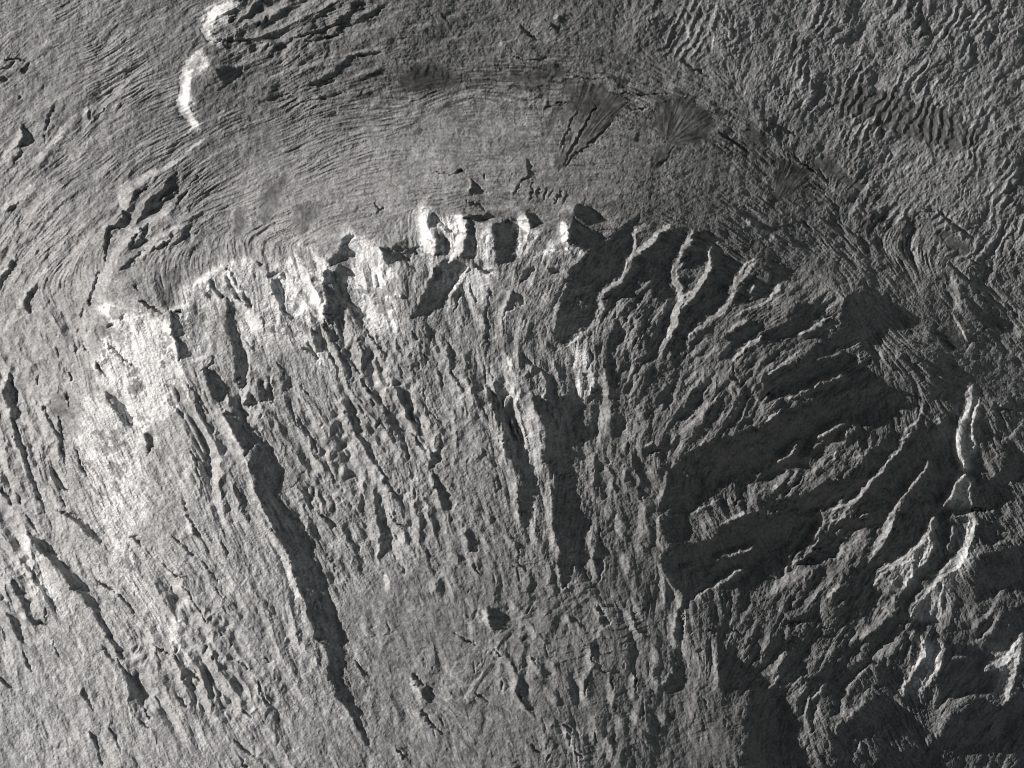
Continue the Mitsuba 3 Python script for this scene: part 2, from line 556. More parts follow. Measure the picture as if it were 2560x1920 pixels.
k 20 1920,1480 1940,1570
k 20 1900,1300 1920,1360 1960,1320
b 26 2100,1390 2070,1500 2030,1600
b 24 1960,1330 1990,1400
k 16 1710,1290 1720,1350
b 22 1560,1130 1580,1220
k 22 1540,1140 1555,1200
b 26 1480,1170 1460,1240
@5
S 230,60 330,50 390,110 340,190 260,290 170,380 60,480 0,520 0,350 60,290 120,240 170,170 190,90
B 36 190,80 150,150 90,240 20,320
B 40 480,40 420,110 345,195
B 22 340,200 320,310 260,370 190,420 100,470 50,520
S 430,150 500,120 520,190 440,240 380,250
S 590,50 640,80 640,150 560,200 520,260 440,300 500,220 570,160
B 26 480,190 450,230
B 40 640,195 610,240
B 16 600,260 520,310 420,350 370,370
P 0.0 640,270 720,270 750,310 650,430 560,500 480,470 490,370
S 650,440 760,310 860,310 960,360 980,390 860,450 740,500 600,560 500,540 420,620 365,660 355,760 385,830 345,780 345,680 420,570 540,500
B 26 990,400 940,400 860,460 760,510
B 22 530,530 460,570 385,620 345,690
S 350,470 450,410 470,490 400,580 360,540
B 14 430,400 350,470 270,510
P -0.05 0,560 60,530 250,540 340,700 330,880 150,900 0,1000
P -0.42 220,580 330,540 360,640 330,690 220,620
b 30 180,520 120,560
b 24 240,560 210,620
P -0.05 400,830 560,620 740,580 620,720 560,770 540,830 460,960 400,900
P -0.45 165,850 300,820 310,930 200,930
P -0.05 150,1000 330,960 420,1000 400,1110 250,1140
b 30 380,850 385,920
b 30 480,880 450,980 420,1050
S 1110,230 1190,240 1260,300 1330,220 1370,330 1330,420 1240,520 1100,560 900,620 820,650 850,580 960,540 1050,440 1040,330
P 0.02 700,60 900,40 1060,150 1110,220 1050,330 900,260 740,170
P -0.28 880,0 1080,60 1300,180 1560,330 1600,450 1590,640 1500,700 1380,560 1340,430 1380,330 1330,210 1260,290 1120,210
b 12 1140,570 1060,600 950,640 860,660
P -0.12 1240,590 1320,570 1350,700 1300,740
B 16 1150,640 1140,690
S 820,650 900,665 1060,620 1120,650 1090,740 1040,790 860,840 740,880 600,925 560,900 540,830 565,770 640,720 760,680
B 15 1100,740 960,800 860,840 690,920
P -0.08 860,860 960,820 1060,780 1090,820 900,920
B 26 780,600 720,650 630,710 560,760
P -0.1 560,950 660,920 850,860 840,940 680,1000 560,1080
B 22 660,975 550,1065
k 12 1480,740 1580,650
k 16 1280,800 1320,760
S 1290,790 1310,830 1220,930 1180,990 1080,1040 900,1120 770,1170 680,1280 560,1330 350,1400 180,1480 60,1560 40,1500 80,1420 0,1350 0,1295 160,1205 340,1155 430,1110 545,1110 660,985 860,930 1100,870 1200,860
P -0.25 1330,760 1420,720 1580,700 1560,900 1390,1010 1330,980 1230,950
P 0.1 1420,960 1570,930 1560,1020 1450,1130 1390,1060
B 20 1565,950 1540,1030 1450,1130
B 26 1060,1080 960,1130 890,1150
B 14 770,1180 710,1270 600,1330
B 34 1140,1090 1080,1140 1040,1200
B 20 1010,1260 980,1300
P 0.12 890,1140 850,1250 795,1370 825,1515 900,1480 920,1370 890,1290
P -0.02 620,1310 700,1360 680,1450 560,1530 480,1620 350,1600 450,1450
B 14 620,1450 600,1520
b 20 350,1560 300,1600
B 14 260,1550 180,1600 90,1646
P -0.2 1170,1010 1240,1000 1400,1060 1340,1110 1200,1150
S 1240,1240 1350,1120 1440,1150 1420,1200 1350,1290 1280,1380 1200,1470 1100,1550 960,1605 700,1646 540,1610 700,1540 830,1530 920,1475 1050,1440 1150,1330
B 11 1240,1230 1170,1280 1110,1300
B 28 1480,1140 1440,1170 1420,1240 1350,1310 1290,1390 1210,1470 1160,1550 1080,1590 980,1620
k 20 1400,1020 1410,1090
S 1490,1160 1560,1070 1605,1140 1595,1300 1500,1460 1440,1550 1390,1646 1120,1646 1180,1550 1240,1470 1310,1390 1390,1300 1440,1230
B 24 1600,1310 1560,1400 1480,1490 1445,1550 1405,1646
b 16 1580,1250 1600,1200
S 1615,1160 1740,1000 1770,1100 1780,1300 1805,1400 1740,1500 1660,1646 1430,1646 1470,1540 1570,1430 1605,1340
B 30 1660,1040 1655,1080
P -0.2 1590,900 1720,900 1700,1000 1620,1080
B 66 1875,840 1865,930 1830,1040 1800,1130 1800,1250 1830,1350
B 26 1920,900 1900,1000 1880,1100 1890,1250
k 26 1830,960 1810,1040
S 1740,930 1770,910 1775,1010 1750,1000
k 22 1890,940 1870,1020 1850,1100
B 30 1830,1400 1780,1470 1750,1560
B 24 1850,1420 1870,1560
k 20 1835,1430 1850,1510
P 0.05 1900,1120 2040,1300 2000,1440 1870,1400
b 14 1950,1120 2040,1290
k 12 1930,1150 1990,1260
k 12 1920,1080 2000,1200
P 0.1 1930,900 2000,910 1990,970 1940,1000
P -0.55 1950,1010 2100,960 2212,910 2212,1200 2100,1300 2000,1170
S 2010,930 2100,990 2030,1000
S 2080,960 2212,920 2212,990 2100,1010
S 2070,1380 2130,1300 2212,1250 2212,1400 2080,1500 2000,1646 1880,1646 1910,1510 1990,1460
P -0.3 2090,1420 2212,1380 2212,1500 2100,1550
b 14 2080,1200 2212,1060
b 20 2000,1646 2100,1590
b 50 1740,130 1780,250 1790,350
B 24 1760,380 1800,450 1850,550
b 22 1760,350 1800,300
S 1740,40 1800,90 1900,190 1940,215 1860,200 1780,110
S 1820,260 1900,310 1960,370 2040,450 2000,460 1900,390
k 12 1840,150 1940,260 2060,400 2160,520
k 12 1860,0 1960,110
P -0.2 1640,390 1760,470 1830,570 1790,610 1690,550
b 30 2140,440 2180,520
k 20 2100,300 2180,400
d 20 1480,320 1540,400 1600,520
d 20 1300,450 1400,560
d 16 1500,560 1590,640
b 18 1290,600 1300,660
b 18 1390,600 1390,690
k 12 1560,640 1590,680
b 20 1840,610 1880,560
@6
S 220,160 290,190 360,280 400,350 480,400 560,470 600,570 650,650 720,780 770,880 810,950 770,930 700,820 650,690 590,600 520,530 470,460 400,390 330,300 250,230
k 16 750,940 800,1030 850,1090
k 26 850,1100 890,1170 920,1240
k 10 920,1250 960,1340
k 14 160,20 200,80 240,150
S 530,110 600,120 640,170 650,220 600,180 560,140
k 18 420,10 480,40 540,100
b 40 470,70 520,140 580,200
S 860,160 910,200 910,240 870,190
k 10 830,160 880,150
b 50 150,150 190,250 240,340 300,420
b 30 380,420 450,500 520,590 600,700 680,820
b 24 700,880 780,1010
b 24 820,1120 880,1220
k 20 170,350 230,430 300,540 360,660
b 26 150,360 210,470 280,580
k 20 70,440 110,530 180,640
S 165,650 230,690 300,745 260,740 200,700
b 20 140,640 160,700
S 35,655 100,680 140,760 165,860 110,800 70,730
B 30 120,640 150,680
S 0,740 40,830 20,820 0,790
k 20 0,1080 60,1130
b 40 0,960 60,1090
k 22 140,900 170,960 200,1030
b 26 110,880 140,960
b 40 20,400 60,500 110,620
b 20 100,240 100,380
S 525,1125 560,1165 575,1230 550,1210 515,1165
B 20 510,1130 500,1170
k 10 570,1230 600,1290
d 60 600,1160 620,1210
S 580,1410 620,1440 615,1510 570,1460
B 30 555,1430 570,1480
k 12 620,1510 640,1580 655,1646
b 56 660,1400 690,1500 710,1646
k 14 700,1390 740,1470 780,1540
S 1700,10 1790,70 1860,170 1980,220 1990,290 2030,350 2060,420 2110,540 2120,640 2150,720 2180,800 2180,900 2212,980 2212,1040 2140,1050 2120,960 2100,880 2030,800 1990,700 1970,570 1910,470 1880,350 1860,260 1770,150
S 2150,1130 2212,1190 2212,1230 2160,1170
b 46 1660,10 1740,150 1830,260 1860,370 1950,560 1960,700
b 20 2090,900 2120,1040
b 26 1870,680 1880,800
b 16 1880,820 1890,900
k 22 1210,20 1250,120 1290,170
B 24 1200,30 1230,130
k 16 1110,160 1180,220 1250,290
k 16 1310,320 1360,400 1400,450
k 12 1420,180 1470,270
k 13 1180,470 1260,600 1330,710
k 16 1400,740 1440,810
k 13 1040,330 1120,400 1220,430
k 20 760,530 830,610 860,660
k 13 620,440 740,520
k 13 980,850 1090,920
k 13 650,870 720,950
k 13 1170,1080 1260,1140
k 18 1140,1190 1200,1250
k 18 1650,1050 1670,1150 1700,1220 1770,1270
B 16 1650,1020 1645,1090 1680,1220
k 14 1530,960 1590,1010
k 18 1510,1460 1570,1530 1640,1570
k 18 1540,1580 1590,1646
k 12 850,1580 890,1640
k 12 880,1340 980,1400
k 12 1690,930 1730,970
k 12 1560,1270 1620,1340
k 12 1390,490 1440,560
k 12 1100,480 1140,560
b 24 1290,320 1340,420
b 24 1160,480 1240,610
b 24 1500,980 1560,1040
b 20 1090,1180 1150,1260
b 24 1450,1440 1530,1540
b 26 1260,1150 1270,1280
k 12 1230,1030 1290,1090
k 14 280,620 300,700
b 20 500,800 510,900
k 12 340,850 370,930
b 14 290,1030 310,1020
d 40 480,600 500,660
d 26 930,640 960,680
d 40 1640,560 1760,620 1700,680
b 20 1720,1360 1760,1490
@7
S 1150,0 1220,0 1220,80 1190,105 1160,60
B 30 1130,0 1140,70
S 1370,0 1540,0 1530,100 1510,200 1510,280 1460,330 1430,290 1420,200 1380,120
S 1400,330 1440,330 1480,430 1455,480 1430,420
b 30 1340,20 1370,150 1400,260
b 24 1380,340 1410,440 1420,500
S 1650,200 1690,180 1700,260 1690,440 1670,450 1640,350
k 20 1660,110 1665,180
b 30 1610,120 1625,260 1635,400
S 800,130 850,150 890,200 895,270 840,260 820,180
b 30 780,130 800,220 810,280
k 20 850,330 900,400
b 22 840,400 820,480
S 955,610 1010,640 1060,690 1020,750 985,755 980,700
B 36 930,640 940,700 960,740
S 1680,670 1720,680 1748,710 1700,740 1685,710
b 30 1640,620 1670,700 1640,760
k 20 1650,590 1680,650
S 1470,665 1500,680 1480,700
b 20 1460,670 1440,710
k 12 1500,680 1560,740
S 2212,190 2130,210 2070,290 2080,370 2120,430 2160,490 2212,540
S 2065,60 2212,0 2212,170 2130,195 2090,180
P -0.4 2080,60 2212,100 2212,190 2130,200
b 26 2045,20 2045,180 2080,250
b 24 2060,300 2070,390 2150,510 2170,610
S 2180,630 2160,700 2150,800 2200,840 2212,840 2212,610
b 26 2160,640 2145,740
S 2190,940 2140,1050 2100,1140 2090,1180 2212,1100 2212,940
b 20 2140,1000 2080,1100 2080,1170
k 18 20,90 60,180 130,250
k 14 1100,160 1140,200 1150,320 1190,370
k 20 1870,610 1900,720 1950,800
b 22 1840,620 1880,740
k 18 1000,890 1040,930
b 16 990,890 1000,920
k 16 1100,970 1150,1040
b 14 1080,980 1100,1030
k 20 1130,1110 1160,1200 1230,1290
b 26 1100,1060 1140,1200
k 24 470,1040 530,1110
S 530,1130 580,1180 592,1225 540,1210
B 36 455,1070 490,1150 515,1230
k 16 520,1270 580,1360 660,1420
b 22 500,1260 570,1360
k 18 100,960 150,1020 170,1050
b 18 90,970 130,1050
S 0,1200 70,1230 130,1310 160,1370 180,1480 240,1550 200,1520 130,1430 80,1310
S 0,900 30,950 20,1020 0,1030
b 40 20,1260 80,1370 100,1440
k 18 360,1510 420,1600
b 24 320,1480 360,1560
k 18 1430,1360 1490,1420
k 18 1465,1430 1475,1500
k 12 870,1160 950,1230
k 13 1630,960 1700,1020 1800,1040
k 14 1615,850 1620,950
b 16 1600,870 1605,980
k 14 1590,1060 1575,1190
b 16 1570,1040 1565,1170
k 12 1740,1050 1755,1150
b 14 1720,1060 1735,1160
k 13 1900,1030 1895,1170
b 14 1885,1040 1880,1160
k 13 2000,1150 1995,1220
k 13 1400,1160 1410,1250
k 13 1480,1090 1490,1130
k 12 1040,1080 1030,1140
b 12 1050,1080 1010,1110
b 10 840,900 800,1000 750,1030
b 10 900,980 910,1050 850,1100 760,1120 640,1130
b 10 1210,910 1190,1000 1160,1010
b 10 570,920 500,1020
b 10 690,1180 680,1270
b 10 860,1150 790,1180 720,1230
b 10 400,1380 420,1500
b 10 480,1390 490,1480
k 8 480,1110 600,1130
k 8 730,770 800,830
k 8 1220,920 1280,1000
b 14 640,400 610,480
d 20 640,420 620,500
b 16 830,470 860,390
d 20 700,460 800,480
k 8 1110,340 1150,360
b 26 450,200 480,300 460,390
k 10 380,330 420,400
k 12 560,230 570,290
b 24 690,180 715,270
k 10 320,0 380,80 460,100
b 14 640,1290 560,1310
k 12 1230,1500 1290,1560
b 12 1560,1380 1540,1480
k 14 1640,1420 1650,1500
k 12 1500,1540 1560,1580
@8
P 0.05 0,900 150,760 240,930 245,1120 100,1340 310,1390 380,1540 380,1646 0,1646
b 20 220,940 235,1100 180,1180
S 250,920 390,960 370,1060 290,1160 260,1080 240,1000
P -0.3 200,1160 360,1130 300,1260 180,1360 110,1330
P 0.02 380,1130 460,1120 440,1260 390,1370 200,1380
S 410,1010 460,1040 440,1110 400,1130 385,1060
S 455,1140 540,1130 590,1170 630,1280 640,1400 640,1646 385,1646 390,1530 430,1450 400,1370 440,1230
P -0.3 330,1380 400,1360 430,1450 390,1480
P 0.1 600,1170 760,1100 930,1200 1000,1380 980,1500 930,1646 660,1646 640,1300
B 18 640,1050 600,1110 570,1140
S 610,1050 660,1040 650,1120 620,1100
S 0,200 200,175 290,90 440,10 560,0 860,0 890,30 760,170 600,240 480,300 340,400 200,470 60,580 0,480
P -0.1 0,0 200,0 220,60 190,160 0,190
B 24 440,0 350,30 270,80
B 18 490,220 400,260 300,280 180,330
B 18 400,370 320,420 250,460
b 20 200,460 100,540 60,570
P 0.0 900,80 890,180 800,280 660,370 560,410 500,380 640,270 780,150
B 18 900,110 880,190 800,285 660,370
S 905,130 960,150 1000,285 900,340 740,360 820,270 880,190
P 0.05 960,200 1150,90 1330,100 1240,300 1150,400 1050,500 950,540 800,600 660,640 560,600 640,500 800,380 1000,290
b 40 1140,110 1080,250
B 40 1380,20 1340,120 1280,200 1230,310
k 30 1270,90 1220,160
S 1050,60 1200,20 1330,0 1250,70 1100,110 1010,110
B 34 980,60 1050,20
S 1390,70 1400,0 1700,0 1625,30 1590,130 1500,250 1400,310 1300,360 1220,450 1160,520 1000,590 990,520 1080,470 1180,380 1290,250
B 26 1000,480 960,530
B 32 1630,30 1590,160 1520,240 1490,300 1400,340 1320,390 1240,480
B 24 1630,180 1600,280 1550,350
B 30 1500,310 1480,400 1440,500
S 1645,100 1720,50 1735,130 1710,220 1760,300 1660,420 1540,440 1500,520 1440,560 1390,580 1430,530 1500,450 1560,370 1640,250
B 44 1860,60 1850,150 1840,260 1790,350 1700,410 1620,490 1530,590 1490,680
B 30 1750,30 1880,20 1900,60
P 0.05 1860,200 1910,230 1890,360 1750,430
B 20 1755,90 1740,180 1720,240
S 1890,100 1960,50 2040,130 2020,190 1940,200 1880,160
P -0.45 1920,220 2212,60 2212,700 2100,800 1900,600 1900,300
S 1960,260 2212,220 2212,450 2100,480 2000,480 1920,560 1900,400
b 24 2030,200 2110,180 2170,190
b 24 1910,600 1850,700 1800,620
B 20 1700,430 1680,560 1690,660
P 0.05 1500,600 1640,480 1720,700 1620,760 1550,700
P -0.1 1690,480 1790,440 1860,640 1900,720 1760,680
b 46 1480,720 1400,820 1300,900 1240,950
b 54 1370,560 1340,650 1240,740 1090,830
S 1250,770 1380,660 1480,560 1490,640 1440,700 1340,790 1240,850 1150,850
P -0.05 1020,820 1100,720 1250,560 1240,700 1100,800
S 690,840 760,775 920,740 900,820 780,900 700,960
S 700,710 800,660 850,660 760,740 700,760
S 1000,640 1120,570 1200,560 1100,640 1010,680
P -0.15 380,820 560,650 700,680 680,780 540,940 400,990
S 590,870 660,780 680,820 620,920 560,960
k 20 180,760 330,760 380,800
P -0.35 190,780 420,720 340,880 240,900
b 24 640,640 700,690 680,780 640,900 560,1000
b 24 960,840 860,960 800,1020 740,1110 680,1080
S 690,980 830,1000 830,1040 740,1090 690,1100
S 820,1080 930,1020 1030,990 980,1080 900,1150 830,1200
B 18 940,1100 890,1170 840,1210
S 960,1140 1070,1040 1150,960 1240,960 1140,1060 1030,1160 980,1210
b 40 1220,980 1130,1060 1060,1140 1030,1200
S 1270,1140 1400,1060 1330,1010 1300,980 1260,1010 1290,1080 1240,1130
S 1535,780 1570,830 1540,950 1500,1000 1485,900
S 1600,800 1650,850 1640,980 1560,1090 1530,1010 1590,920
B 32 1570,830 1580,920 1520,990 1470,1080 1430,1180
B 32 1690,850 1670,960 1630,1060 1550,1160
b 26 1500,760 1480,860 1490,960
S 1680,1040 1800,950 1940,960 1930,1100 1900,1150 1780,1200 1700,1200 1660,1110
B 20 1840,930 1740,950
S 1750,840 1900,900 1840,920 1720,960
P -0.5 1010,1400 1130,1300 1280,1160 1400,1190 1450,1350 1540,1530 1400,1600 1200,1646 1030,1646 1030,1560
S 1010,1410 1150,1300 1270,1180 1360,1240 1250,1350 1130,1420 1020,1530
S 1040,1560 1170,1470 1160,1520 1070,1620 1040,1640
S 1300,1560 1540,1530 1600,1590 1420,1646 1250,1646
b 20 1150,1490 1080,1540
b 40 1690,1350 1750,1270 1890,1170
P -0.05 1550,1160 1660,1110 1700,1230 1750,1260 1680,1440 1600,1480 1580,1320
b 24 1380,1200 1440,1260 1500,1380
S 1745,1330 1900,1225 1960,1200 2060,1260 2212,1130 2212,1380 2100,1460 1900,1510 1640,1520 1690,1450
B 44 2212,790 2180,900 2120,950 2050,990 1960,1030
B 44 2190,900 2150,1050 2100,1200
P 0.15 1950,1040 2060,1000 2040,1120 1980,1190
S 2075,1040 2130,1010 2110,1140 2060,1220 2040,1180
S 2170,1120 2212,1110 2212,1140
b 24 2070,500 2040,570
b 24 2000,640 1900,720 1860,780
b 24 2070,640 2000,760 1900,850
S 1930,740 2040,650 2010,740 1920,830 1900,800
S 2100,650 2212,600 2212,780 2110,900 2000,900 1950,860 2040,740
b 36 2212,1390 2130,1440 2100,1490
P -0.2 1820,1560 2000,1520 2120,1500 2100,1646 1830,1646
b 20 1560,1560 1600,1600
k 20 1560,1530 1660,1510
B 16 1060,1290 1030,1350 1000,1390
B 18 1130,1280 1080,1330
b 26 1060,1180 1040,1280
@11
S 960,120 1080,160 1130,240 1100,260 1060,310 1090,440 1060,310 1010,210
S 1090,400 1150,440 1180,480 1230,530 1300,600 1340,700 1340,760 1400,830 1430,940 1470,1080 1490,1220 1460,1270 1520,1350 1560,1440 1620,1590 1540,1470 1450,1330 1420,1270 1420,1190 1400,1110 1345,1050 1330,960 1280,850 1240,720 1190,640 1140,540
S 1120,240 1180,320 1205,400 1180,470 1130,480 1090,420 1080,330
S 10,20 40,40 70,140 100,270 140,390 180,490 205,580 170,510 120,400 80,280 45,150
S 110,640 180,670 260,770 340,850 400,930 420,980 470,1070 540,1190 500,1170 440,1050 390,970 320,890 250,800 180,730
S 520,1200 560,1270 600,1350 620,1400 590,1370 550,1290
S 240,535 330,570 400,620 440,690 400,650 330,600
S 460,20 520,80 580,150 570,190 520,140 470,60
S 1510,80 1550,150 1560,220 1600,300 1640,360 1600,320 1550,240 1520,160
S 1860,290 1905,310 1910,340 1870,345
S 1880,400 1920,470 1950,540 1920,540 1890,460
S 2110,0 2140,60 2190,150 2130,120
S 2110,970 2150,970 2180,1010 2140,1060 2110,1040
S 1830,1290 1860,1340 1865,1370 1830,1350
B 14 960,130 1005,220 1055,310 1085,440 1135,545 1185,640
b 26 1190,650 1270,850 1320,970
b 30 1540,250 1600,380 1680,480
b 24 1780,200 1850,310
b 24 2060,1000 2100,1040
b 20 90,640 150,720 230,810 300,900
B 12 0,100 30,140 70,280 110,400
b 24 0,620 40,700 90,800
k 12 110,780 180,890 240,980
k 12 50,840 110,950
k 12 1380,560 1440,610
k 12 2020,640 2060,720
b 20 1990,620 2030,700
@13
S 650,0 680,90 690,160 670,200 715,250 705,340 705,420 730,500 725,560 740,620 760,600 775,520 780,440 775,340 770,250 750,180 760,130 770,40 740,0
S 545,90 570,100 590,140 580,180 600,200 630,230 645,260 640,330 620,400 605,410 590,330 600,290 590,230 560,190 540,150
S 415,430 440,440 460,490 445,505 430,480
S 840,500 860,480 870,560 865,600 845,570
b 26 690,250 690,400 715,520
b 24 570,230 580,300 590,390
b 30 650,180 655,240
d 30 230,660 300,640 330,600
g -0.2 26 900,640 960,680 1000,780
g -0.2 26 800,860 830,800 840,740
b 22 840,660 870,720 830,800
b 20 1110,640 1130,740 1140,840
g -0.25 26 1120,560 1160,680 1170,780
b 18 960,650 1000,730
@9
B 46 560,790 535,840 545,900
B 44 530,1040 505,1090 480,1150 445,1230 425,1300 415,1360
B 20 372,1340 360,1400 375,1480 400,1560 425,1640
B 30 470,1300 470,1360 510,1400
k 16 545,920 520,970 475,1000 460,1080 455,1130
k 14 430,1180 400,1260 385,1320
B 20 840,1210 900,1185 980,1150
b 40 620,1000 700,960 800,940
b 30 1060,1110 1100,1100 1140,1150
k 14 560,1130 640,1080 720,1040
B 16 590,1120 660,1070 740,1030
B 16 880,600 760,700 640,760
b 16 300,760 200,850 90,960
b 16 380,620 300,700 220,790
b 16 720,560 560,660 420,760
b 14 520,430 420,520
b 14 260,150 120,240 40,320
b 14 480,240 380,300 300,370
b 14 620,100 520,160 420,220
b 14 760,60 640,110
b 14 200,60 100,130
b 16 640,500 520,560 440,640
b 14 1000,480 900,520 780,590
b 14 1180,560 1060,600 960,650
d 10 640,520 520,580
d 10 700,600 560,690
d 10 280,180 140,270
d 10 520,200 400,280
@14
P .36 640,280 720,220 790,270 775,370 780,450 720,480 650,430 620,350
P .36 870,200 940,210 1020,330 1000,420 1010,480 960,500 900,430 860,330
P -.15 290,450 350,420 360,560 330,600 300,560
S 268,435 302,430 302,500 285,540
S 450,385 475,400 482,470 462,480
S 450,480 480,500 520,570 522,640 492,650 470,560
S 530,700 560,732 540,750 510,740
S 455,285 480,330 532,400 522,430 482,382 455,332
S 600,330 640,318 652,400 642,442 612,392
S 775,460 810,490 822,540 792,520
S 845,200 880,180 852,250 802,290 780,282 830,230
S 780,300 860,310 850,400 802,480 775,440
S 850,395 880,420 910,450 900,490 870,450
S 960,230 1040,240 1092,220 1060,270 980,276
S 1120,110 1146,115 1146,160 1125,160
S 1140,180 1170,190 1182,240 1145,240
S 1242,130 1269,160 1269,250 1216,262 1226,200
S 375,630 430,650 452,700 432,740 402,710
S 440,760 480,770 530,850 502,870 470,830
S 185,840 210,840 206,890 186,890
S 1150,640 1162,645 1168,690 1154,680
k 20 850,720 870,790 900,850 940,930
k 14 970,740 990,790 1030,860
k 14 700,560 740,570 752,590
k 12 400,330 415,372
k 12 640,690 660,650
k 12 740,530 770,570
k 12 560,660 572,740
k 10 590,650 604,720
k 12 690,790 720,850
k 12 900,660 940,720
k 10 820,560 850,620
B 20 1085,90 1090,150 1130,200 1132,260
B 16 1210,120 1237,140 1217,220 1190,270
B 14 1120,50 1085,100
B 12 455,290 478,350 520,410
b 30 480,390 560,490
b 24 500,470 540,600 570,640
b 26 860,760 910,890 940,952
b 30 690,480 760,600 830,720
b 24 760,520 840,660
b 20 1180,550 1187,620 1200,720
b 20 940,640 1000,760
b 16 620,460 660,560
b 24 420,520 440,620 480,740
b 18 830,420 800,480
B 14 340,350 400,310 450,285
B 12 275,430 340,410
B 24 190,140 120,200 80,260 40,350 15,430 5,500
k 14 60,170 52,240
k 12 110,110 122,150
k 16 190,150 170,200 140,225
k 16 332,150 312,190 280,212
k 12 252,40 220,80
B 18 130,30 105,90
B 14 60,430 90,400 120,420
d 24 215,330 250,420
@15
S 650,250 740,162 800,180 800,240 770,300 790,380 752,390 702,340 690,300 622,310
B 10 645,160 640,230 612,290
B 10 740,157 690,202 642,247 612,312 562,352 532,387 529,440 502,490 412,553
b 10 690,320 670,350 640,370
S 840,180 890,170 880,220 850,280 802,300 812,230
S 790,322 850,322 802,372
S 900,280 980,270 990,300 950,380 900,440 830,518 782,500 802,420 850,380
B 14 830,170 800,240 772,300 787,360 797,400 772,460 752,510
B 13 890,230 885,290 850,350 802,390
B 12 1040,260 1000,290 970,350 950,410 880,470 822,516
S 1000,350 1030,332 1070,370 1000,400 972,400
B 9 1115,350 1080,400 1010,430
S 1095,280 1130,290 1120,332
S 980,490 1040,460 1040,520 1000,550 950,532 930,512
B 8 1000,460 940,510
B 12 1060,520 1010,550 965,600
P .36 430,545 480,540 500,640 470,690 440,640
B 10 455,620 460,690
b 20 520,640 550,740 540,840
S 470,640 495,650 500,692 480,692
k 16 502,700 520,680
g -.45 22 700,640 640,770
g -.45 18 760,560 700,700
g -.45 22 820,640 780,740
g -.45 20 880,660 840,760
g -.45 20 940,700 900,780
g -.45 18 1000,680 960,760
g -.4 22 610,740 570,850
g -.4 16 560,640 520,700
b 16 730,740 700,820
b 14 880,740 830,810
b 14 1030,680 1070,780
b 14 790,660 760,760
b 14 650,640 620,720
b 20 620,800 600,900
b 14 880,850 860,870
S 690,490 740,470 742,502
b 26 210,570 235,660 300,780 340,880
b 16 40,600 60,700 90,800
b 16 70,630 110,740 160,820
k 12 30,540 45,620
k 12 150,420 160,560
b 22 90,320 110,420 150,500
b 16 230,440 215,360
S 100,15 130,20 146,50 100,40
S 480,80 510,100 530,135 490,150 440,120 450,90
S 420,160 470,160 520,190 560,187 500,216 430,210
B 14 415,140 415,215
S 300,110 332,150 300,162
B 22 265,125 275,170 260,240
S 175,150 230,130 258,170 240,270 190,280
P .4 90,150 150,140 180,200 170,320 110,320
B 18 60,130 80,190 60,250
S 590,165 672,98 645,150 605,195 545,212
b 20 310,300 290,360
b 22 430,230 470,240
@16
g -0.5 18 495,170 505,215 525,240
b 26 474,170 484,215 504,240
g -0.5 18 515,270 535,310
b 26 494,270 514,310
g -0.5 18 635,190 655,220
b 26 614,190 634,220
g -0.5 18 910,270 935,330
b 26 889,270 914,330
g -0.5 18 1083,60 1081,200
b 26 1062,60 1060,200
g -0.5 18 1030,430 1065,510 1080,530
b 26 1009,430 1044,510 1059,530
g -0.5 18 1185,440 1181,520 1205,552
b 26 1164,440 1160,520 1184,552
g -0.5 18 825,450 837,470
b 26 804,450 816,470
g -0.5 18 587,555 625,590 655,640
b 26 566,555 604,590 634,640
g -0.5 18 655,660 667,720 705,770
b 26 634,660 646,720 684,770
g -0.5 18 767,690 795,740
b 26 746,690 774,740
g -0.5 18 707,580 745,640
b 26 686,580 724,640
g -0.5 18 889,640 887,725
b 26 868,640 866,725
g -0.5 18 903,560 907,630
b 26 882,560 886,630
g -0.5 18 1049,640 1052,722
b 26 1028,640 1031,722
g -0.5 18 977,660 982,735
b 26 956,660 961,735
g -0.5 18 825,800 837,860 865,905
b 26 804,800 816,860 844,905
g -0.5 18 917,780 922,850
b 26 896,780 901,850
g -0.5 18 1057,770 1065,805
b 26 1036,770 1044,805
g -0.5 18 1147,770 1155,805
b 26 1126,770 1134,805
g -0.5 18 395,330 390,365
b 26 374,330 369,365
g -0.5 18 257,880 295,930
b 26 236,880 274,930
g -0.5 18 645,400 665,430
b 26 624,400 644,430
g -0.5 18 705,480 725,520
b 26 684,480 704,520
g -0.5 18 775,600 795,640
b 26 754,600 774,640
g -0.5 18 1005,780 1009,850
b 26 984,780 988,850
g -0.5 18 965,860 975,920
b 26 944,860 954,920
g -0.5 18 745,830 755,880
b 26 724,830 734,880
g -0.5 18 605,650 625,700
b 26 584,650 604,700
g -0.5 18 1125,560 1131,600
b 26 1104,560 1110,600
g -0.5 18 1115,650 1125,700
b 26 1094,650 1104,700
g -0.5 18 695,300 710,345
b 26 674,300 689,345
g -0.5 18 445,240 475,280
b 26 424,240 454,280
g -0.5 18 1005,120 1010,180
b 26 984,120 989,180
g -0.5 18 965,60 973,120
b 26 944,60 952,120
g -0.5 18 1025,250 1033,300
b 26 1004,250 1012,300
g -0.5 18 705,120 725,200
b 26 684,120 704,200
g -0.5 18 565,120 585,160
b 26 544,120 564,160
k 20 1140,690 1165,650 1200,610
P -0.15 530,380 820,380 900,450 880,560 600,580 540,500
b 8 490,580 460,600 430,640 470,670 500,680 480,720
b 8 540,570 590,620 550,680
b 8 400,690 420,730 440,700
b 8 270,820 280,870
b 8 300,810 310,860
b 8 690,600 680,640
b 8 340,560 320,610
b 8 450,500 480,520
k 8 460,520 520,545
k 8 1240,570 1269,560
b 22 620,0 650,60 650,140
b 26 200,20 240,130 290,220
B 18 215,310 225,370
@17
B 12 770,0 740,40 700,75 640,95
B 16 690,80 660,130
B 12 910,10 870,60 840,105 820,125
b 26 830,120 800,190 770,250
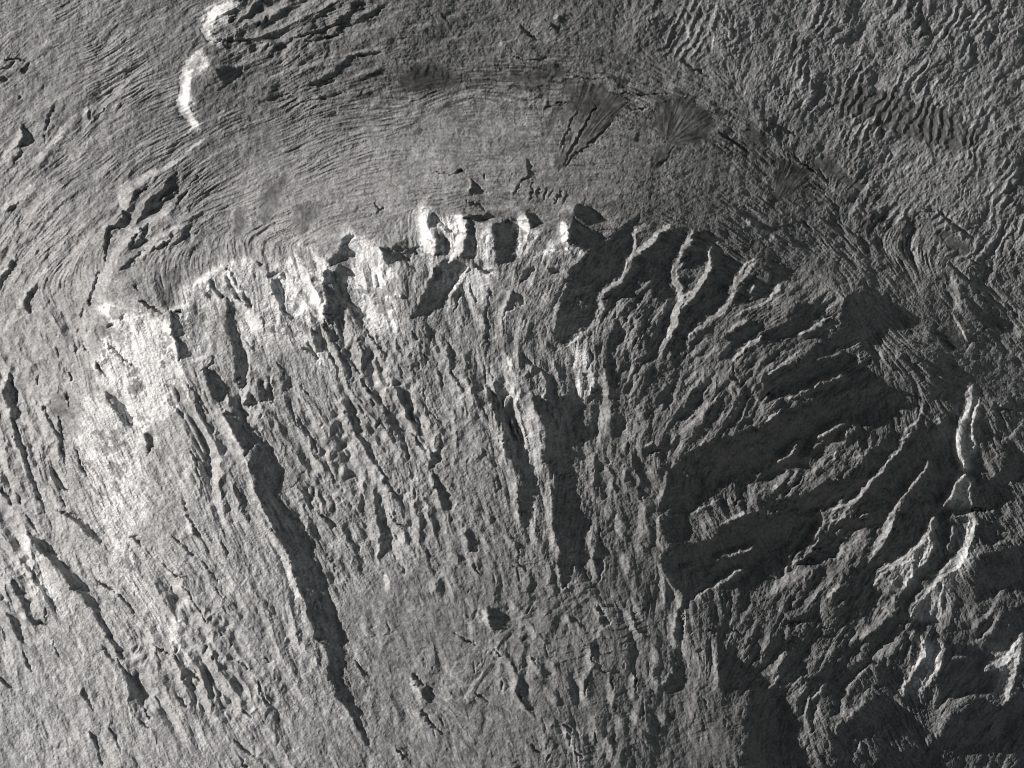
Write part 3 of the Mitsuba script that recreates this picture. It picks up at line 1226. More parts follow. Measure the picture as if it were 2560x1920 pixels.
b 20 600,110 590,170 540,260 480,300
B 12 970,120 950,180 900,240 850,270 790,300
B 9 965,150 950,230 925,280
b 14 900,280 880,340 850,380
B 16 1055,0 1030,60 1000,90
b 20 1085,0 1090,80 1110,140
B 22 1110,140 1090,200 1050,260 990,310
b 20 990,320 940,380 900,450
b 14 1000,350 985,430 1000,500
b 24 880,500 830,560 790,590
b 22 740,150 700,210 640,260
b 40 560,300 480,330 420,380
B 14 660,345 620,390
b 24 830,410 770,480 740,520
b 20 800,380 770,420
b 12 380,225 300,250 230,290
b 12 340,300 260,340 180,390
B 12 940,560 920,610 890,650
B 12 1010,540 990,620 950,680
b 20 690,680 670,750 650,810
b 20 640,790 720,750 760,690
b 16 600,690 580,720
B 12 1260,520 1220,580 1150,620
B 12 1250,600 1230,680 1205,750
b 24 1110,710 1040,740 1020,780
b 24 1000,780 980,840
b 14 1200,360 1150,450 1100,490
b 14 1195,440 1150,500 1100,540
b 14 1269,820 1200,870
b 12 720,860 690,900
b 16 470,560 450,620 400,650
g -.4 16 520,490 490,560
g -.4 16 580,480 540,540
g -.4 16 640,480 600,540
g -.4 14 600,590 570,640
g -.4 14 680,590 640,640
"""
# units of other stuff: albedo polygons etc. are added below
# sand bodies: name | apex tile x,y (or -) | tile | polygon | label
FANS = """
1|1400,1100|1430,545 1480,500 1520,530 1620,545 1720,550 1700,610 1840,610 1850,650 1800,740 1740,800 1680,870 1600,930 1500,1000 1450,1070 1380,1060 1400,990 1450,900 1470,830 1420,790 1440,690 1520,640 1440,620|widest sand fan with dark parting grooves below the dark hollow of the rim
1|1290,960|1360,650 1440,655 1420,740 1370,830 1310,950 1300,900 1330,790|narrow sand tongue beside the left edge of the widest grooved sand fan
1|2085,945|2050,655 2130,645 2260,640 2340,700 2430,800 2360,890 2290,915 2200,930 2085,935 2070,880 2030,830 1990,750|broad dark fluted sand fan right of the widest grooved fan
1|2010,1125|2090,925 2150,930 2100,1020 2040,1080 2010,1115 2000,1050 2040,970|slim sand tongue running out of the tip of the broad dark fluted fan
1|1950,860|1920,720 1995,740 1985,840 1920,835|small sand patch just left of the broad dark fluted fan
2|585,1350|640,1010 740,1050 860,1110 820,1160 740,1220 650,1290 580,1340 590,1260 610,1170 620,1090|dark triangular sand fan on the right shoulder of the mound
2|890,1340|880,1290 945,1310 920,1340 880,1335|tiny dark sand wedge to the right of the dark triangular fan
2|460,1060|460,1000 500,1000 500,1050 450,1055|tiny sand wedge to the left above the dark triangular fan
2|385,1646|480,1520 540,1525 480,1600 410,1646 370,1646|grey sand streak between two dark notches of the upper right cliff
3|1090,350|1000,130 1190,60 1180,130 1140,220 1110,345 1070,350 1040,250|grey sand fan above the bright pale rock face
0|1530,1600|1500,1360 1545,1330 1590,1380 1580,1480 1530,1590 1490,1480|slender dark spindle of sand high above the bright spurs
0|1690,1470|1870,1080 1770,1160 1700,1260 1660,1380 1690,1450 1760,1420 1790,1300 1850,1160|long sand tongue between the dark spindle and the streaky sand patch
0|1970,1070|2030,970 1960,1040 1970,1060 2010,1025|small sand streak above the long sand tongue
0|1950,1560|1890,1340 2100,1310 2070,1390 1960,1500 1870,1490|streaky pebbly sand patch right of the long sand tongue
1|515,930|480,750 530,750 530,900 515,920 490,900|small dark sand lens alone on the striped upper slope
"""
SHEET = """
1|380,510 480,430 620,405 700,440 780,480 790,540 700,560 480,580 420,560|sand sheet with dark ripples left in the hollow behind the rim
1|900,540 1080,490 1130,470 1300,470 1330,430 1420,400 1450,480 1420,530 1300,560 1200,540 1100,520 900,560|dark sand drift in the deepest part of the hollow behind the rim
2|410,825 480,830 570,890 580,930 500,940 440,890|dark oval sand pocket on the outer rim
2|830,1010 960,1030 1060,1100 1180,1200 1120,1210 980,1150 880,1090|dark sand belt along the foot of the outer rim
2|1660,1470 1750,1490 1820,1550 1890,1630 1850,1640 1700,1590|dark rippled sand pocket at the right edge of the mound
5|1640,400 1760,470 1830,570 1790,605 1690,555|smooth dark sand pocket beside the bright curved ridge
3|330,950 400,880 480,1000 500,1080 480,1180 420,1060 340,1010|smooth grey sand pocket left of the bright rock face
3|660,500 720,450 800,470 830,560 760,560|grey sand lens on the bright rock face
3|1265,400 1305,400 1310,560 1270,550|upright grey sand lens between two ribs
2|60,620 0,640|x
"""
DUNES = "1040,640 1080,590 1120,540 1200,560 1240,550 1290,590 1350,590 1400,640 1480,640 1530,660 1590,650 1640,690 1680,720 1740,760 1820,780 1830,820 1890,850 1920,880 1880,930 1780,980 1700,940 1640,960 1560,920 1480,890 1420,870 1330,840 1290,860 1250,790 1180,770 1130,770 1080,720 1020,690"
# albedo patches: value blur tile | polygon
ALB = """
.57 2 3|680,290 780,330 880,350 1000,380 1080,420 1110,520 1140,640 1190,780 1200,900 1130,1000 1000,1080 930,1140 850,1080 760,960 690,870 610,690 670,560 700,470 660,370
.50 4 3|520,900 600,880 690,900 750,980 850,1130 900,1250 920,1380 1000,1490 890,1600 850,1646 620,1646 570,1500 530,1350 500,1200 500,1020
.46 3 6|620,0 950,0 880,170 850,270 920,420 1000,600 1120,720 1230,920 1210,990 1110,900 980,720 880,560 780,420 700,280 630,140
.45 3 3|1240,150 1560,10 1750,120 1640,330 1480,260 1380,420 1280,640 1220,700 1150,500 1090,380
.52 3 3|1830,60 2110,30 2100,240 2090,400 1990,450 1890,340 1850,190
.45 5 3|1530,270 1620,350 1740,520 1830,700 1740,560 1600,520
.54 3 4|60,40 300,40 380,170 350,300 365,450 300,560 240,520 170,470 140,330 80,230
.43 4 4|560,20 800,100 1000,80 1000,180 950,320 900,320 830,240 720,210 600,200
.56 2 1|500,1340 580,1340 600,1450 620,1646 500,1646 520,1500
.50 2 1|600,1390 790,1385 800,1500 740,1646 640,1646 690,1550 620,1470
.52 2 1|900,1430 980,1430 1000,1646 860,1646 880,1550
.54 2 1|1160,1390 1230,1400 1260,1500 1220,1646 1140,1646
.52 2 1|1410,1420 1460,1430 1480,1590 1570,1600 1560,1646 1240,1646 1330,1570 1400,1560
.48 3 1|20,1480 100,1490 260,1600 280,1646 0,1646
.43 5 4|1470,580 1560,540 1620,690 1640,860 1560,940 1490,820
.43 7 4|1060,640 1100,640 1160,850 1170,960 1260,1150 1300,1340 1240,1380 1160,1100 1080,900
.45 5 6|140,120 230,200 300,420 500,640 420,700 250,560 120,300
.41 7 6|1640,0 1740,100 1870,300 1990,600 1980,720 1900,720 1830,420 1700,220
.43 3 5|1850,820 1920,880 1930,1000 1900,1250 1850,1420 1880,1600 1730,1600 1800,1420 1780,1200 1830,1000
.43 3 0|1300,20 1560,10 1480,90 1420,170 1440,280 1350,270 1300,200
.45 2 0|1270,330 1370,370 1290,480 1240,560 1230,680 1300,830 1240,820 1160,700 1170,520
.40 4 8|1620,20 1650,200 1560,350 1490,500 1420,520 1280,480 1480,290 1570,180
.40 4 8|1840,50 1910,60 1900,250 1800,420 1680,560 1720,700 1500,700 1540,560 1700,400 1820,280
.41 4 8|1560,800 1700,830 1680,960 1560,1170 1420,1190 1520,980
.40 5 8|1980,980 2212,780 2212,900 2140,1100 2100,1220 2060,1200 2060,1040
.56 2 14|640,270 720,215 795,265 780,370 785,455 720,485 650,430 615,350
.56 2 14|870,190 945,205 1025,330 1005,420 1015,485 960,500 900,430 860,330
.48 3 14|470,270 520,260 600,330 650,470 760,520 840,680 780,640 700,560 600,520 520,420
.46 3 14|455,370 560,490 620,600 560,600 500,500
"""
# regional dust cover, plus shade painted into the right wall: x y albedo
REG = """
100 100 .205
600 100 .19
300 400 .21
1000 100 .17
1000 350 .225
1300 400 .215
1500 150 .18
1900 150 .26
2400 100 .27
2300 500 .26
2000 450 .20
1700 450 .20
1600 300 .21
2100 700 .22
2500 850 .22
100 700 .25
100 1100 .29
350 1300 .34
100 1700 .31
500 1700 .31
700 1500 .32
800 1100 .31
900 1350 .30
1000 900 .30
1200 800 .29
1300 1100 .27
1050 1600 .255
1300 1400 .25
1300 1700 .25
1600 1600 .24
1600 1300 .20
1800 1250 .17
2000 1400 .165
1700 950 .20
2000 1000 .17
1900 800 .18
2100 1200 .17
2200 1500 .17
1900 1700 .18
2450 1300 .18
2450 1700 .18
"""
rng = np.random.default_rng(7)
D, M = 2.0, 60                       # grid step in metres, margin cells
NX, NY = 1280 + 2*M, 960 + 2*M
px = (np.arange(NX) - M + .5) * D     # survey x (east), metres = photo pixels
py = (np.arange(NY) - M + .5) * D     # survey y (south)
PX, PY = np.meshgrid(px, py)
SC = 860/2212.
TSC = [SC]*9+[1280/2212.]*4+[960/1269.]*9
TE = np.tan(np.radians(SUN_EL))
CA, SA = np.cos(np.radians(SUN_AZ)), np.sin(np.radians(SUN_AZ))   # light travels east and a little south

def spectral(beta, lo, hi, seed, ax=1., ay=1.):
    "band-limited fractal noise, unit variance; wavelengths lo..hi in metres"
    r = np.random.default_rng(seed)
    F = rfft2(r.standard_normal((NY, NX)))
    k = np.hypot(fftfreq(NY, D)[:, None]*ay, rfftfreq(NX, D)[None]*ax)
    w = np.where((k > 1/hi) & (k < 1/lo), np.maximum(k, 1e-9)**(-beta), 0)
    g = irfft2(F*w, s=(NY, NX))
    return g/g.std()

def bbox(x0, x1, y0, y1, pad):
    i0 = max(int((x0-pad)/D)+M, 0); i1 = min(int((x1+pad)/D)+M+2, NX)
    j0 = max(int((y0-pad)/D)+M, 0); j1 = min(int((y1+pad)/D)+M+2, NY)
    return (slice(j0, j1), slice(i0, i1)) if i1 > i0 and j1 > j0 else None

def poly_mask(P, X, Y):
    m = np.zeros(X.shape, bool)
    n = len(P)
    for a in range(n):
        (x1, y1), (x2, y2) = P[a], P[(a+1) % n]
        if y1 == y2: continue
        c = ((y1 > Y) != (y2 > Y)) & (X < (x2-x1)*(Y-y1)/(y2-y1)+x1)
        m ^= c
    return m

def line_dist(P, X, Y):
    "distance to a polyline and the arc parameter 0..1 of the foot"
    L = np.hypot(*(P[1:]-P[:-1]).T); T = np.concatenate([[0], np.cumsum(L)]); T /= T[-1]
    best = np.full(X.shape, 1e9); par = np.zeros(X.shape)
    for a in range(len(P)-1):
        d = P[a+1]-P[a]; q = np.clip(((X-P[a, 0])*d[0]+(Y-P[a, 1])*d[1])/(d@d+1e-9), 0, 1)
        r = np.hypot(X-P[a, 0]-q*d[0], Y-P[a, 1]-q*d[1])
        u = r < best
        best = np.where(u, r, best); par = np.where(u, T[a]+q*(T[a+1]-T[a]), par)
    return best, par

def smooth_line(P, n=5):
    if len(P) < 3: return P
    Q = np.vstack([2*P[0]-P[1], P, 2*P[-1]-P[-2]]); out = []
    for i in range(1, len(Q)-2):
        for t in np.arange(n)/n:
            a, b, c, d = Q[i-1:i+3]
            out.append(.5*(2*b+(c-a)*t+(2*a-5*b+4*c-d)*t*t+(3*b-a-3*c+d)*t**3))
    return np.array(out+[P[-1]])

def parse(text):
    t = 0
    for ln in text.strip().splitlines():
        w = ln.split()
        if ln[0] == '@': t = int(ln[1:]); continue
        k = w[0]; n = 1
        vals = []
        while n < len(w) and ',' not in w[n]: vals.append(float(w[n])); n += 1
        P = np.array([[float(v) for v in q.split(',')] for q in w[n:]])*TSC[t]+np.array(TILE[t])
        yield t, k, vals, P

def base_height():
    C = np.array([[float(v) for v in r.split()] for r in BASE.strip().splitlines()])
    f = RBFInterpolator(C[:, :2]/1000, C[:, 2], kernel='thin_plate_spline', smoothing=.002)
    gx = np.linspace(px[0], px[-1], 71); gy = np.linspace(py[0], py[-1], 55)
    G = f(np.stack(np.meshgrid(gx, gy), -1).reshape(-1, 2)/1000).reshape(55, 71)
    jj, ii = np.meshgrid(np.linspace(0, 54, NY), np.linspace(0, 70, NX), indexing='ij')
    return map_coordinates(G, [jj, ii], order=3, mode='nearest')
# survey points: x y height
BASE = """
370 760 300
560 680 350
800 610 410
1080 540 450
1300 540 450
1560 560 420
1850 620 320
2080 760 250
2250 850 210
250 650 240
560 470 280
900 330 310
1100 230 300
1300 195 290
1600 225 265
1850 370 230
2050 520 190
2250 680 150
2400 850 120
100 100 230
600 60 310
500 200 310
1000 60 340
100 400 190
60 700 110
100 1000 60
1400 60 310
1800 60 260
2300 60 150
2500 400 90
2200 330 140
2500 700 70
300 1250 140
600 1250 240
100 1500 0
100 1800 -60
500 1800 90
1000 1800 170
1400 1850 170
1700 1800 100
2000 1850 -20
2500 1850 -220
2400 1300 20
2050 1100 170
1750 1100 270
1250 1100 340
850 1100 300
1200 1450 250
1600 1450 190
2500 1000 60
2560 1450 -100
-100 1200 -60
-100 300 130
2640 200 50
"""
VAL = dict(S=-.68, k=-.66, d=-.25, b=.40, B=.78)

def wobble(seed, amp, lo, hi):
    return spectral(1.2, lo, hi, seed)*amp

def target_slopes(hb):
    p = along(hb)
    WX = PX+wobble(1, 2.0, 8, 60); WY = PY+wobble(2, 2.0, 8, 60)
    SX = PX+wobble(15, 1.3, 7, 24)+wobble(17, 2.6, 36, 130); SY = PY+wobble(16, 1.3, 7, 24)+wobble(18, 2.6, 36, 130)
    S = np.zeros((NY, NX)); sunlit = np.zeros((NY, NX))
    items = list(parse(SHEETS))
    def put(b, m, v): p[b] = p[b]*(1-m)+v*m
    for layer in ('P', 'S', 'dg', 'b', 'kB'):
        for t, k, vals, P in items:
            if k not in layer: continue
            x0, y0 = P.min(0); x1, y1 = P.max(0)
            if k in 'PS':
                b = bbox(x0, x1, y0, y1, 60)
                if b is None: continue
                m = poly_mask(P, SX[b], SY[b]).astype(float)
                if k == 'P':
                    m = gaussian_filter(m, 5.)
                    v = vals[0]*(.8 if vals[0] < 0 else 1.)-(.15 if t in (5, 8) and vals[0] > -.3 and P[:, 0].min() > 1700 and not (P[:, 1].max() < 760) else 0)
                    put(b, m*.85, v)
                else:
                    S[b] = np.maximum(S[b], m)
                    put(b, gaussian_filter(m, .8), VAL['S'])
            else:
                if k == 'g': v, w = vals[0]*.9, vals[1]
                else: v, w = VAL[k], vals[0]
                w *= TSC[t]*(.62 if k == 'B' and t in (5, 8, 12) else 1.)
                P2 = smooth_line(P)
                b = bbox(x0, x1, y0, y1, w+20)
                if b is None: continue
                d, par = line_dist(P2, WX[b], WY[b])
                ww = w*.5*np.clip(.35+2.6*np.minimum(par, 1-par), 0, 1)**.7
                edge = {'k': 1.5, 'B': 2., 'b': .30*w+2, 'd': .35*w+2, 'g': 1.8}[k]
                m = np.clip((ww+edge*.5-d)/edge, 0, 1)
                m = m*m*(3-2*m)
                if k in 'b': m *= .85
                # crest light does not reach into steep lee faces already mapped
                put(b, m, v)
                if k == 'k' or (k == 'g' and v < -.6): S[b] = np.maximum(S[b], (m > .5)*1.)
                if k in 'Bb': sunlit[b] = np.maximum(sunlit[b], m*(1. if k == 'B' else .35))
                if k in 'kS': sunlit[b] *= 1-m
                if k in 'B': S[b] = np.where(m > .5, 0, S[b])
    return p, S, sunlit*(S < .5)

def along(h):
    return CA*np.gradient(h, D, axis=1)+SA*np.gradient(h, D, axis=0)

def poisson(p, hb, hbu, lam=.22, mu=4e-6):
    "least squares: slope along the light = p, slope across it and height ~ base"
    q = p-hbu
    kx = 2*np.pi*rfftfreq(NX, D)[None]; ky = 2*np.pi*fftfreq(NY, D)[:, None]
    kx, ky = np.sin(kx*D)/D, np.sin(ky*D)/D
    ku, kv = CA*kx+SA*ky, CA*ky-SA*kx
    kk = (2-2*np.cos(2*np.pi*rfftfreq(NX)))[None]/D**2+(2-2*np.cos(2*np.pi*fftfreq(NY)))[:, None]/D**2
    lp = np.cos(np.pi*rfftfreq(NX))[None]**2*np.cos(np.pi*fftfreq(NY))[:, None]**2
    return hb+irfft2(-1j*ku*lp*rfft2(q)/(ku**2+lam*kv**2+.02*kk+mu), s=(NY, NX))

def solve(p, S, hb, n=7):
    q = p.copy(); hbu = along(hb)
    for it in range(n):
        h = poisson(q, hb, hbu)
        hx = along(h)
        err = p-hx
        q += np.where(S > .5, np.clip(err, -1, .0)*1.0, err*.45)
        q = np.clip(q, -2.2, 2.)
    return h

def horizon(h):
    "height of the sun's shadow edge over each cell, along sheared rows"
    ny, nx = h.shape
    sh = np.round(np.arange(nx)*SA/CA).astype(int); pad = sh[-1]
    big = np.full((ny+pad, nx), -1e4)
    j = np.arange(ny)[:, None]; i = np.arange(nx)[None]
    rows = j-sh[None]+pad
    big[rows, i] = h
    st = np.arange(nx)*TE*D/CA
    m = np.maximum.accumulate(big+st, axis=1)
    m = np.concatenate([np.full((ny+pad, 1), -1e9), m[:, :-1]], 1)-st
    return m[rows, i]

def shade(h, alb, amb=.13):
    hx = np.gradient(h, D, axis=1); hy = np.gradient(h, D, axis=0)
    n = np.sqrt(1+hx**2+hy**2)
    se, ce = np.sin(np.radians(SUN_EL)), np.cos(np.radians(SUN_EL))
    dif = np.clip((se+ce*(CA*hx+SA*hy))/n, 0, None)
    lit = np.clip((h-horizon(h)+.4)/.8, 0, 1)
    ao = np.clip(1-(gaussian_filter(h, 14)-h)/60, .35, 1.1)
    return alb*(dif*lit+amb*ao)

# texture survey: x y  strike(deg, image sense)  streak-fine streak-coarse strata knobby grain
TEX = """
60 60 -30 1.0 .6 .1 .1 1
400 80 -30 1.1 .7 .1 .0 1
700 60 -28 .8 1. .1 .2 1
200 350 -38 1.0 .9 .1 .1 1
450 330 -28 1.2 .6 .1 .0 .8
650 300 -22 1.2 .8 .1 .0 .8
900 180 -15 .8 .9 .2 .3 1
100 600 -52 .9 .9 .1 .2 1
330 560 -38 1.1 .9 .2 .1 .9
700 400 -25 1.2 .6 .2 .0 .8
1000 300 -9 1.2 .3 .3 .0 .8
1150 400 -2 1.2 .2 .4 .0 .8
900 480 -14 1.2 .3 .4 .0 .8
1350 450 4 1.0 .2 .4 .0 .8
1100 90 -4 .5 .7 .2 .6 1
1350 60 8 .4 .5 .2 .8 1
1400 190 5 1. .5 .3 .3 1
1600 240 16 1.1 .4 .2 .2 1
1850 380 36 1.1 .4 .2 .2 1
1560 400 14 1.1 .1 .3 .0 .8
1750 460 24 1.2 .1 .3 .0 .8
1950 530 38 1.2 .5 .3 .1 .9
2100 650 48 1.1 .6 .2 .1 .9
1900 640 30 1.1 .3 .3 .1 .9
2250 750 56 1.0 .5 .2 .2 .9
2400 880 20 1.0 .5 .1 .1 .9
1650 60 60 .1 .2 .1 1.2 1
2000 100 -62 .1 .3 .1 1.2 1
2400 120 -55 .2 .5 .1 1.2 1
2000 280 -62 .1 .4 .1 1.1 1
2350 300 -50 .1 .4 .1 1.2 1
2200 500 -58 .1 .5 .1 1.1 1
2450 600 -55 .2 .6 .1 1.1 1
2520 780 50 .6 .7 .1 .6 1
130 850 66 .8 1. .1 .1 1
60 1150 70 .7 1. .1 .2 1
250 1150 66 .9 .6 .1 .1 1
300 1400 58 .7 1. .1 .3 1
100 1500 64 .6 1. .1 .4 1
120 1800 75 .4 .6 .1 .8 1
500 1200 62 .6 1. .2 .3 1
500 1600 60 .5 1. .2 .5 1
350 800 70 .6 .4 .2 .5 1
300 730 80 .6 .4 .2 .6 1
560 800 74 .6 .9 .2 .3 1
800 800 72 .5 1. .3 .4 1
800 1050 64 .6 1. .2 .3 1
850 1300 66 .5 1. .2 .4 1
780 1650 66 .4 .8 .4 .5 1
1050 650 84 .5 .7 .4 .5 1
1050 900 74 .5 1. .3 .3 1
1100 1200 70 .5 .9 .4 .4 1
1400 700 -70 .5 .8 .4 .4 1
1400 1000 84 .5 1. .4 .3 1
1450 1300 86 .4 .8 .6 .3 1
1000 1550 72 .2 .5 .9 .4 1
1300 1550 78 .2 .5 1.1 .3 1
1250 1800 72 .2 .5 1.0 .5 1
1580 1600 80 .2 .6 1.1 .3 1
1650 1850 85 .2 .5 .9 .3 1
1700 800 -50 .5 .9 .3 .3 1
1800 1000 -55 .5 .9 .2 .3 1
2000 750 -40 .6 .8 .3 .3 1
2050 950 -32 .5 .9 .2 .3 1
2000 1200 -42 .5 .9 .2 .3 1
1850 1350 60 .7 .8 .1 .3 1
2250 1050 70 .8 .8 .2 .2 1
2100 1350 -48 .5 .9 .2 .4 1
1950 1600 -55 .5 .9 .2 .4 1
2250 1550 -60 .6 .9 .1 .4 1
2450 1150 65 .8 .7 .1 .2 1
2450 1450 60 .8 .7 .1 .3 1
2200 1800 60 .8 .7 .1 .3 1
2500 1750 -50 .6 .8 .1 .4 1
"""
def texture_maps():
    C = np.array([[float(v) for v in r.split()] for r in TEX.strip().splitlines()])
    gx = np.linspace(px[0], px[-1], 90); gy = np.linspace(py[0], py[-1], 70)
    X, Y = np.meshgrid(gx, gy)
    d2 = (X[..., None]-C[:, 0])**2+(Y[..., None]-C[:, 1])**2
    w = 1/(d2+60.**2)**2.2; w /= w.sum(-1, keepdims=True)
    a = np.radians(C[:, 2])
    V = np.stack([w@np.cos(2*a), w@np.sin(2*a)]+[w@C[:, k] for k in range(3, 8)])
    jj, ii = np.meshgrid(np.linspace(0, 69, NY), np.linspace(0, 89, NX), indexing='ij')
    V = [map_coordinates(v, [jj, ii], order=1) for v in V]
    ang = .5*np.arctan2(V[1], V[0])
    return ang, V[2:]

def lic(noise, ang, n, step=1.):
    "noise smeared along the strike"
    jj, ii = np.meshgrid(np.arange(NY, dtype=np.float32), np.arange(NX, dtype=np.float32), indexing='ij')
    cx, sy = np.cos(ang).astype(np.float32), np.sin(ang).astype(np.float32)
    noise = noise.astype(np.float32); out = noise.copy(); wsum = 1.
    for sgn in (1, -1):
        x, y = ii.copy(), jj.copy(); dx, dy = cx*sgn, sy*sgn
        for k in range(n):
            x += dx*step; y += dy*step
            xi = np.clip(x+.5, 0, NX-1).astype(np.int32); yi = np.clip(y+.5, 0, NY-1).astype(np.int32)
            nx, ny = cx[yi, xi], sy[yi, xi]
            s = np.sign(nx*dx+ny*dy); s[s == 0] = 1
            dx, dy = nx*s, ny*s
            w = np.cos(np.pi/2*(k+1)/(n+1))**2
            out += w*map_coordinates(noise, [y, x], order=1, mode='nearest'); wsum += w
    out = out-gaussian_filter(out, 25)
    return out/out.std()

def STRIKE_WANDER():
    return .09*spectral(1.6, 40, 400, 90)

def steps(g, sharp=.3):
    f = g-np.floor(g)
    return np.floor(g)+np.clip((f-1+sharp)/sharp, 0, 1)

def ridged(g, s=.9):
    r = 1-np.abs(g)/s
    return r

def detail(h, S, unit, fang, dm, tex):
    ang, (wf, wc, wl, wk, wg) = tex
    wk = np.where(wk < .65, wk*.45, wk)
    ang = ang+STRIKE_WANDER()
    fan = unit > 0
    ang = np.where(fang != 0, fang, ang)
    soft = gaussian_filter((fan | dm).astype(float), 1.)
    flute = gaussian_filter((fang != 0).astype(float), 1.)
    wf = wf*(1-soft)+.32*flute; wc, wl, wk, wg = wc*(1-soft), wl*(1-soft), wk*(1-soft), wg*(1-.75*soft)
    r = np.random.default_rng(5)
    base = r.standard_normal((NY, NX))
    L1 = lic(gaussian_filter(base, .7), ang, 16)
    L2 = lic(gaussian_filter(r.standard_normal((NY, NX)), 2.0), ang, 12, 1.2)
    L3 = lic(gaussian_filter(r.standard_normal((NY, NX)), 4.5), ang, 22, 1.6)
    patch = np.clip(.75+.45*spectral(1.3, 60, 500, 33), .15, 1.9)
    patch2 = np.clip(.75+.5*spectral(1.3, 60, 500, 34), .1, 2.)
    f1 = np.where(L1 > 0, L1, L1*.7)
    WCM = np.clip(wc-.45, 0, 1)*1.7
    fl1, fl2 = steps(L1*1.1+.25*spectral(.5, 5, 20, 95)), steps(L2*1.25+.3*spectral(.6, 6, 30, 96))
    sc0 = np.clip((wl-.55)/.35, 0, 1)
    calm = np.clip(.75+.45*spectral(1.5, 120, 800, 97), .25, 1.35)*np.interp(PX, [1000, 1700], [.62, .95])
    out = h + wf*(.3*patch*f1+.62*np.clip(patch*.9, .2, 1.5)*fl1) + wc*calm*(.4*patch2*(.5*L2-np.abs(L2)*.9)+.95*fl2) + 1.9*wc*patch*(L3-.8*np.abs(L3))
    # knobby country: ridged cells and small steps
    n1 = spectral(1.3, 16, 110, 41, 1.0, .8); n2 = spectral(1.0, 8, 34, 42); n3 = spectral(1.9, 34, 300, 43)
    g = n3*2.2+.5*n1; f = g-np.floor(g)
    plate = np.floor(g)+np.clip((f-.80)/.20, 0, 1)
    u, f, v = waves()
    rip = np.where(f < .72, np.clip((f-.25)/.47, 0, 1)**1.5, (1-f)/.28)
    rip = rip*np.clip(.45+.75*spectral(1.5, 40, 500, 44), 0, 1.3)
    g = (v+10*spectral(1.7, 40, 300, 98))/34.; g -= np.floor(g)
    cross = np.where(g < .8, np.clip((g-.3)/.5, 0, 1), (1-g)/.2)*np.clip(.2+.8*spectral(1.4, 40, 300, 99), 0, 1.3)
    rz = np.clip((wk-.75)*4, 0, 1)
    out += wk*(.9*plate+.3*ridged(n1, .8)+.2*ridged(n2))+rz*(3.4*rip+1.6*cross)
    L5 = lic(gaussian_filter(r.standard_normal((NY, NX)), 8.), ang, 36, 2.)
    L5 = L5+.28*spectral(1.3, 20, 90, 35)
    out += WCM*wc*(9.*(1-np.abs(L5))+1.5*L5)*np.clip(.6+.55*spectral(1.4, 150, 900, 36), .05, 1.5)
    # scalloped steps: bands that climb eastward and break off in lobes
    sc = np.clip((wl-.55)/.35, 0, 1)
    lob = np.abs(np.sin(np.pi*(PY/74.+.9*spectral(1.7, 90, 500, 37))))
    u = (PX+24*(1-lob)+30*spectral(1.8, 120, 600, 38)+2.5*spectral(1.2, 12, 50, 39))/88.
    f = u-np.floor(u)
    scal = sc*4.5*np.where(f < .62, (f/.62)**1.2, (1-f)/.38)*np.clip(.8+.35*spectral(1.4, 90, 400, 40), .1, 1.5)
    out += scal
    L4 = lic(gaussian_filter(r.standard_normal((NY, NX)), 1.3), ang, 5)
    out += .6*wc*patch2*(.9-np.abs(L4))
    # general roughness
    out += wg*(1-.4*sc0)*(.2*spectral(.3, 4, 10, 51)+.5*(1-np.abs(spectral(.9, 8, 36, 52)))+.38*steps(1.4*spectral(1.1, 10, 60, 54))+.9*spectral(1.4, 20, 120, 53))
    # bedding: hard and soft layers stand out as small steps along the contours
    hs = .3*gaussian_filter(h, 45)+.1*gaussian_filter(h, 8)+.55*scal+.12*gaussian_filter(out-h, 3)-.42*PY+4*spectral(1.8, 90, 700, 61)+(1.5*spectral(1.4, 40, 200, 63)*np.clip(wl*1.6-.6, 0, 1))
    tr = np.random.default_rng(9); tab = np.zeros(6000); u = 0
    while u < 5990:                              # hard beds: sharp steps of uneven height and spacing
        n = int(tr.integers(5, 22)); j = tr.uniform(.3, 1.)
        tab[u:u+n] = np.linspace(-.5, .5, n)[:len(tab[u:u+n])]*-j*n/9.; u += n
    tab = gaussian_filter(tab, .8)
    q = (hs+1500)/.55
    lay = np.interp(q, np.arange(6000), tab)
    edge = np.interp(q, np.arange(6000), np.clip(np.gradient(tab)*2.2, 0, 1))
    out += 1.15*wl*lay*np.clip(.75+.4*spectral(1.3, 50, 400, 62), .15, 1.6)
    lay = lay*1.2+1.6*edge-.3
    dn, _ = dunes(dm); out += dn*gaussian_filter(dm.astype(float), 2.)-1.2*soft
    return out, dict(fe=np.abs(fl2-gaussian_filter(fl2, 2.)), L1=L1, L2=L2, lay=lay, wk=wk, wl=wl, wf=wf)
def tpoly(t, txt):
    return np.array([[float(v) for v in q.split(',')] for q in txt.split()])*TSC[t]+np.array(TILE[t])

def shep(C, pw=2.5, r0=90.):
    gx = np.linspace(px[0], px[-1], 90); gy = np.linspace(py[0], py[-1], 70)
    X, Y = np.meshgrid(gx, gy)
    w = 1/((X[..., None]-C[:, 0])**2+(Y[..., None]-C[:, 1])**2+r0**2)**pw; w /= w.sum(-1, keepdims=True)
    jj, ii = np.meshgrid(np.linspace(0, 69, NY), np.linspace(0, 89, NX), indexing='ij')
    return [map_coordinates(w@C[:, k], [jj, ii], order=1) for k in range(2, C.shape[1])]

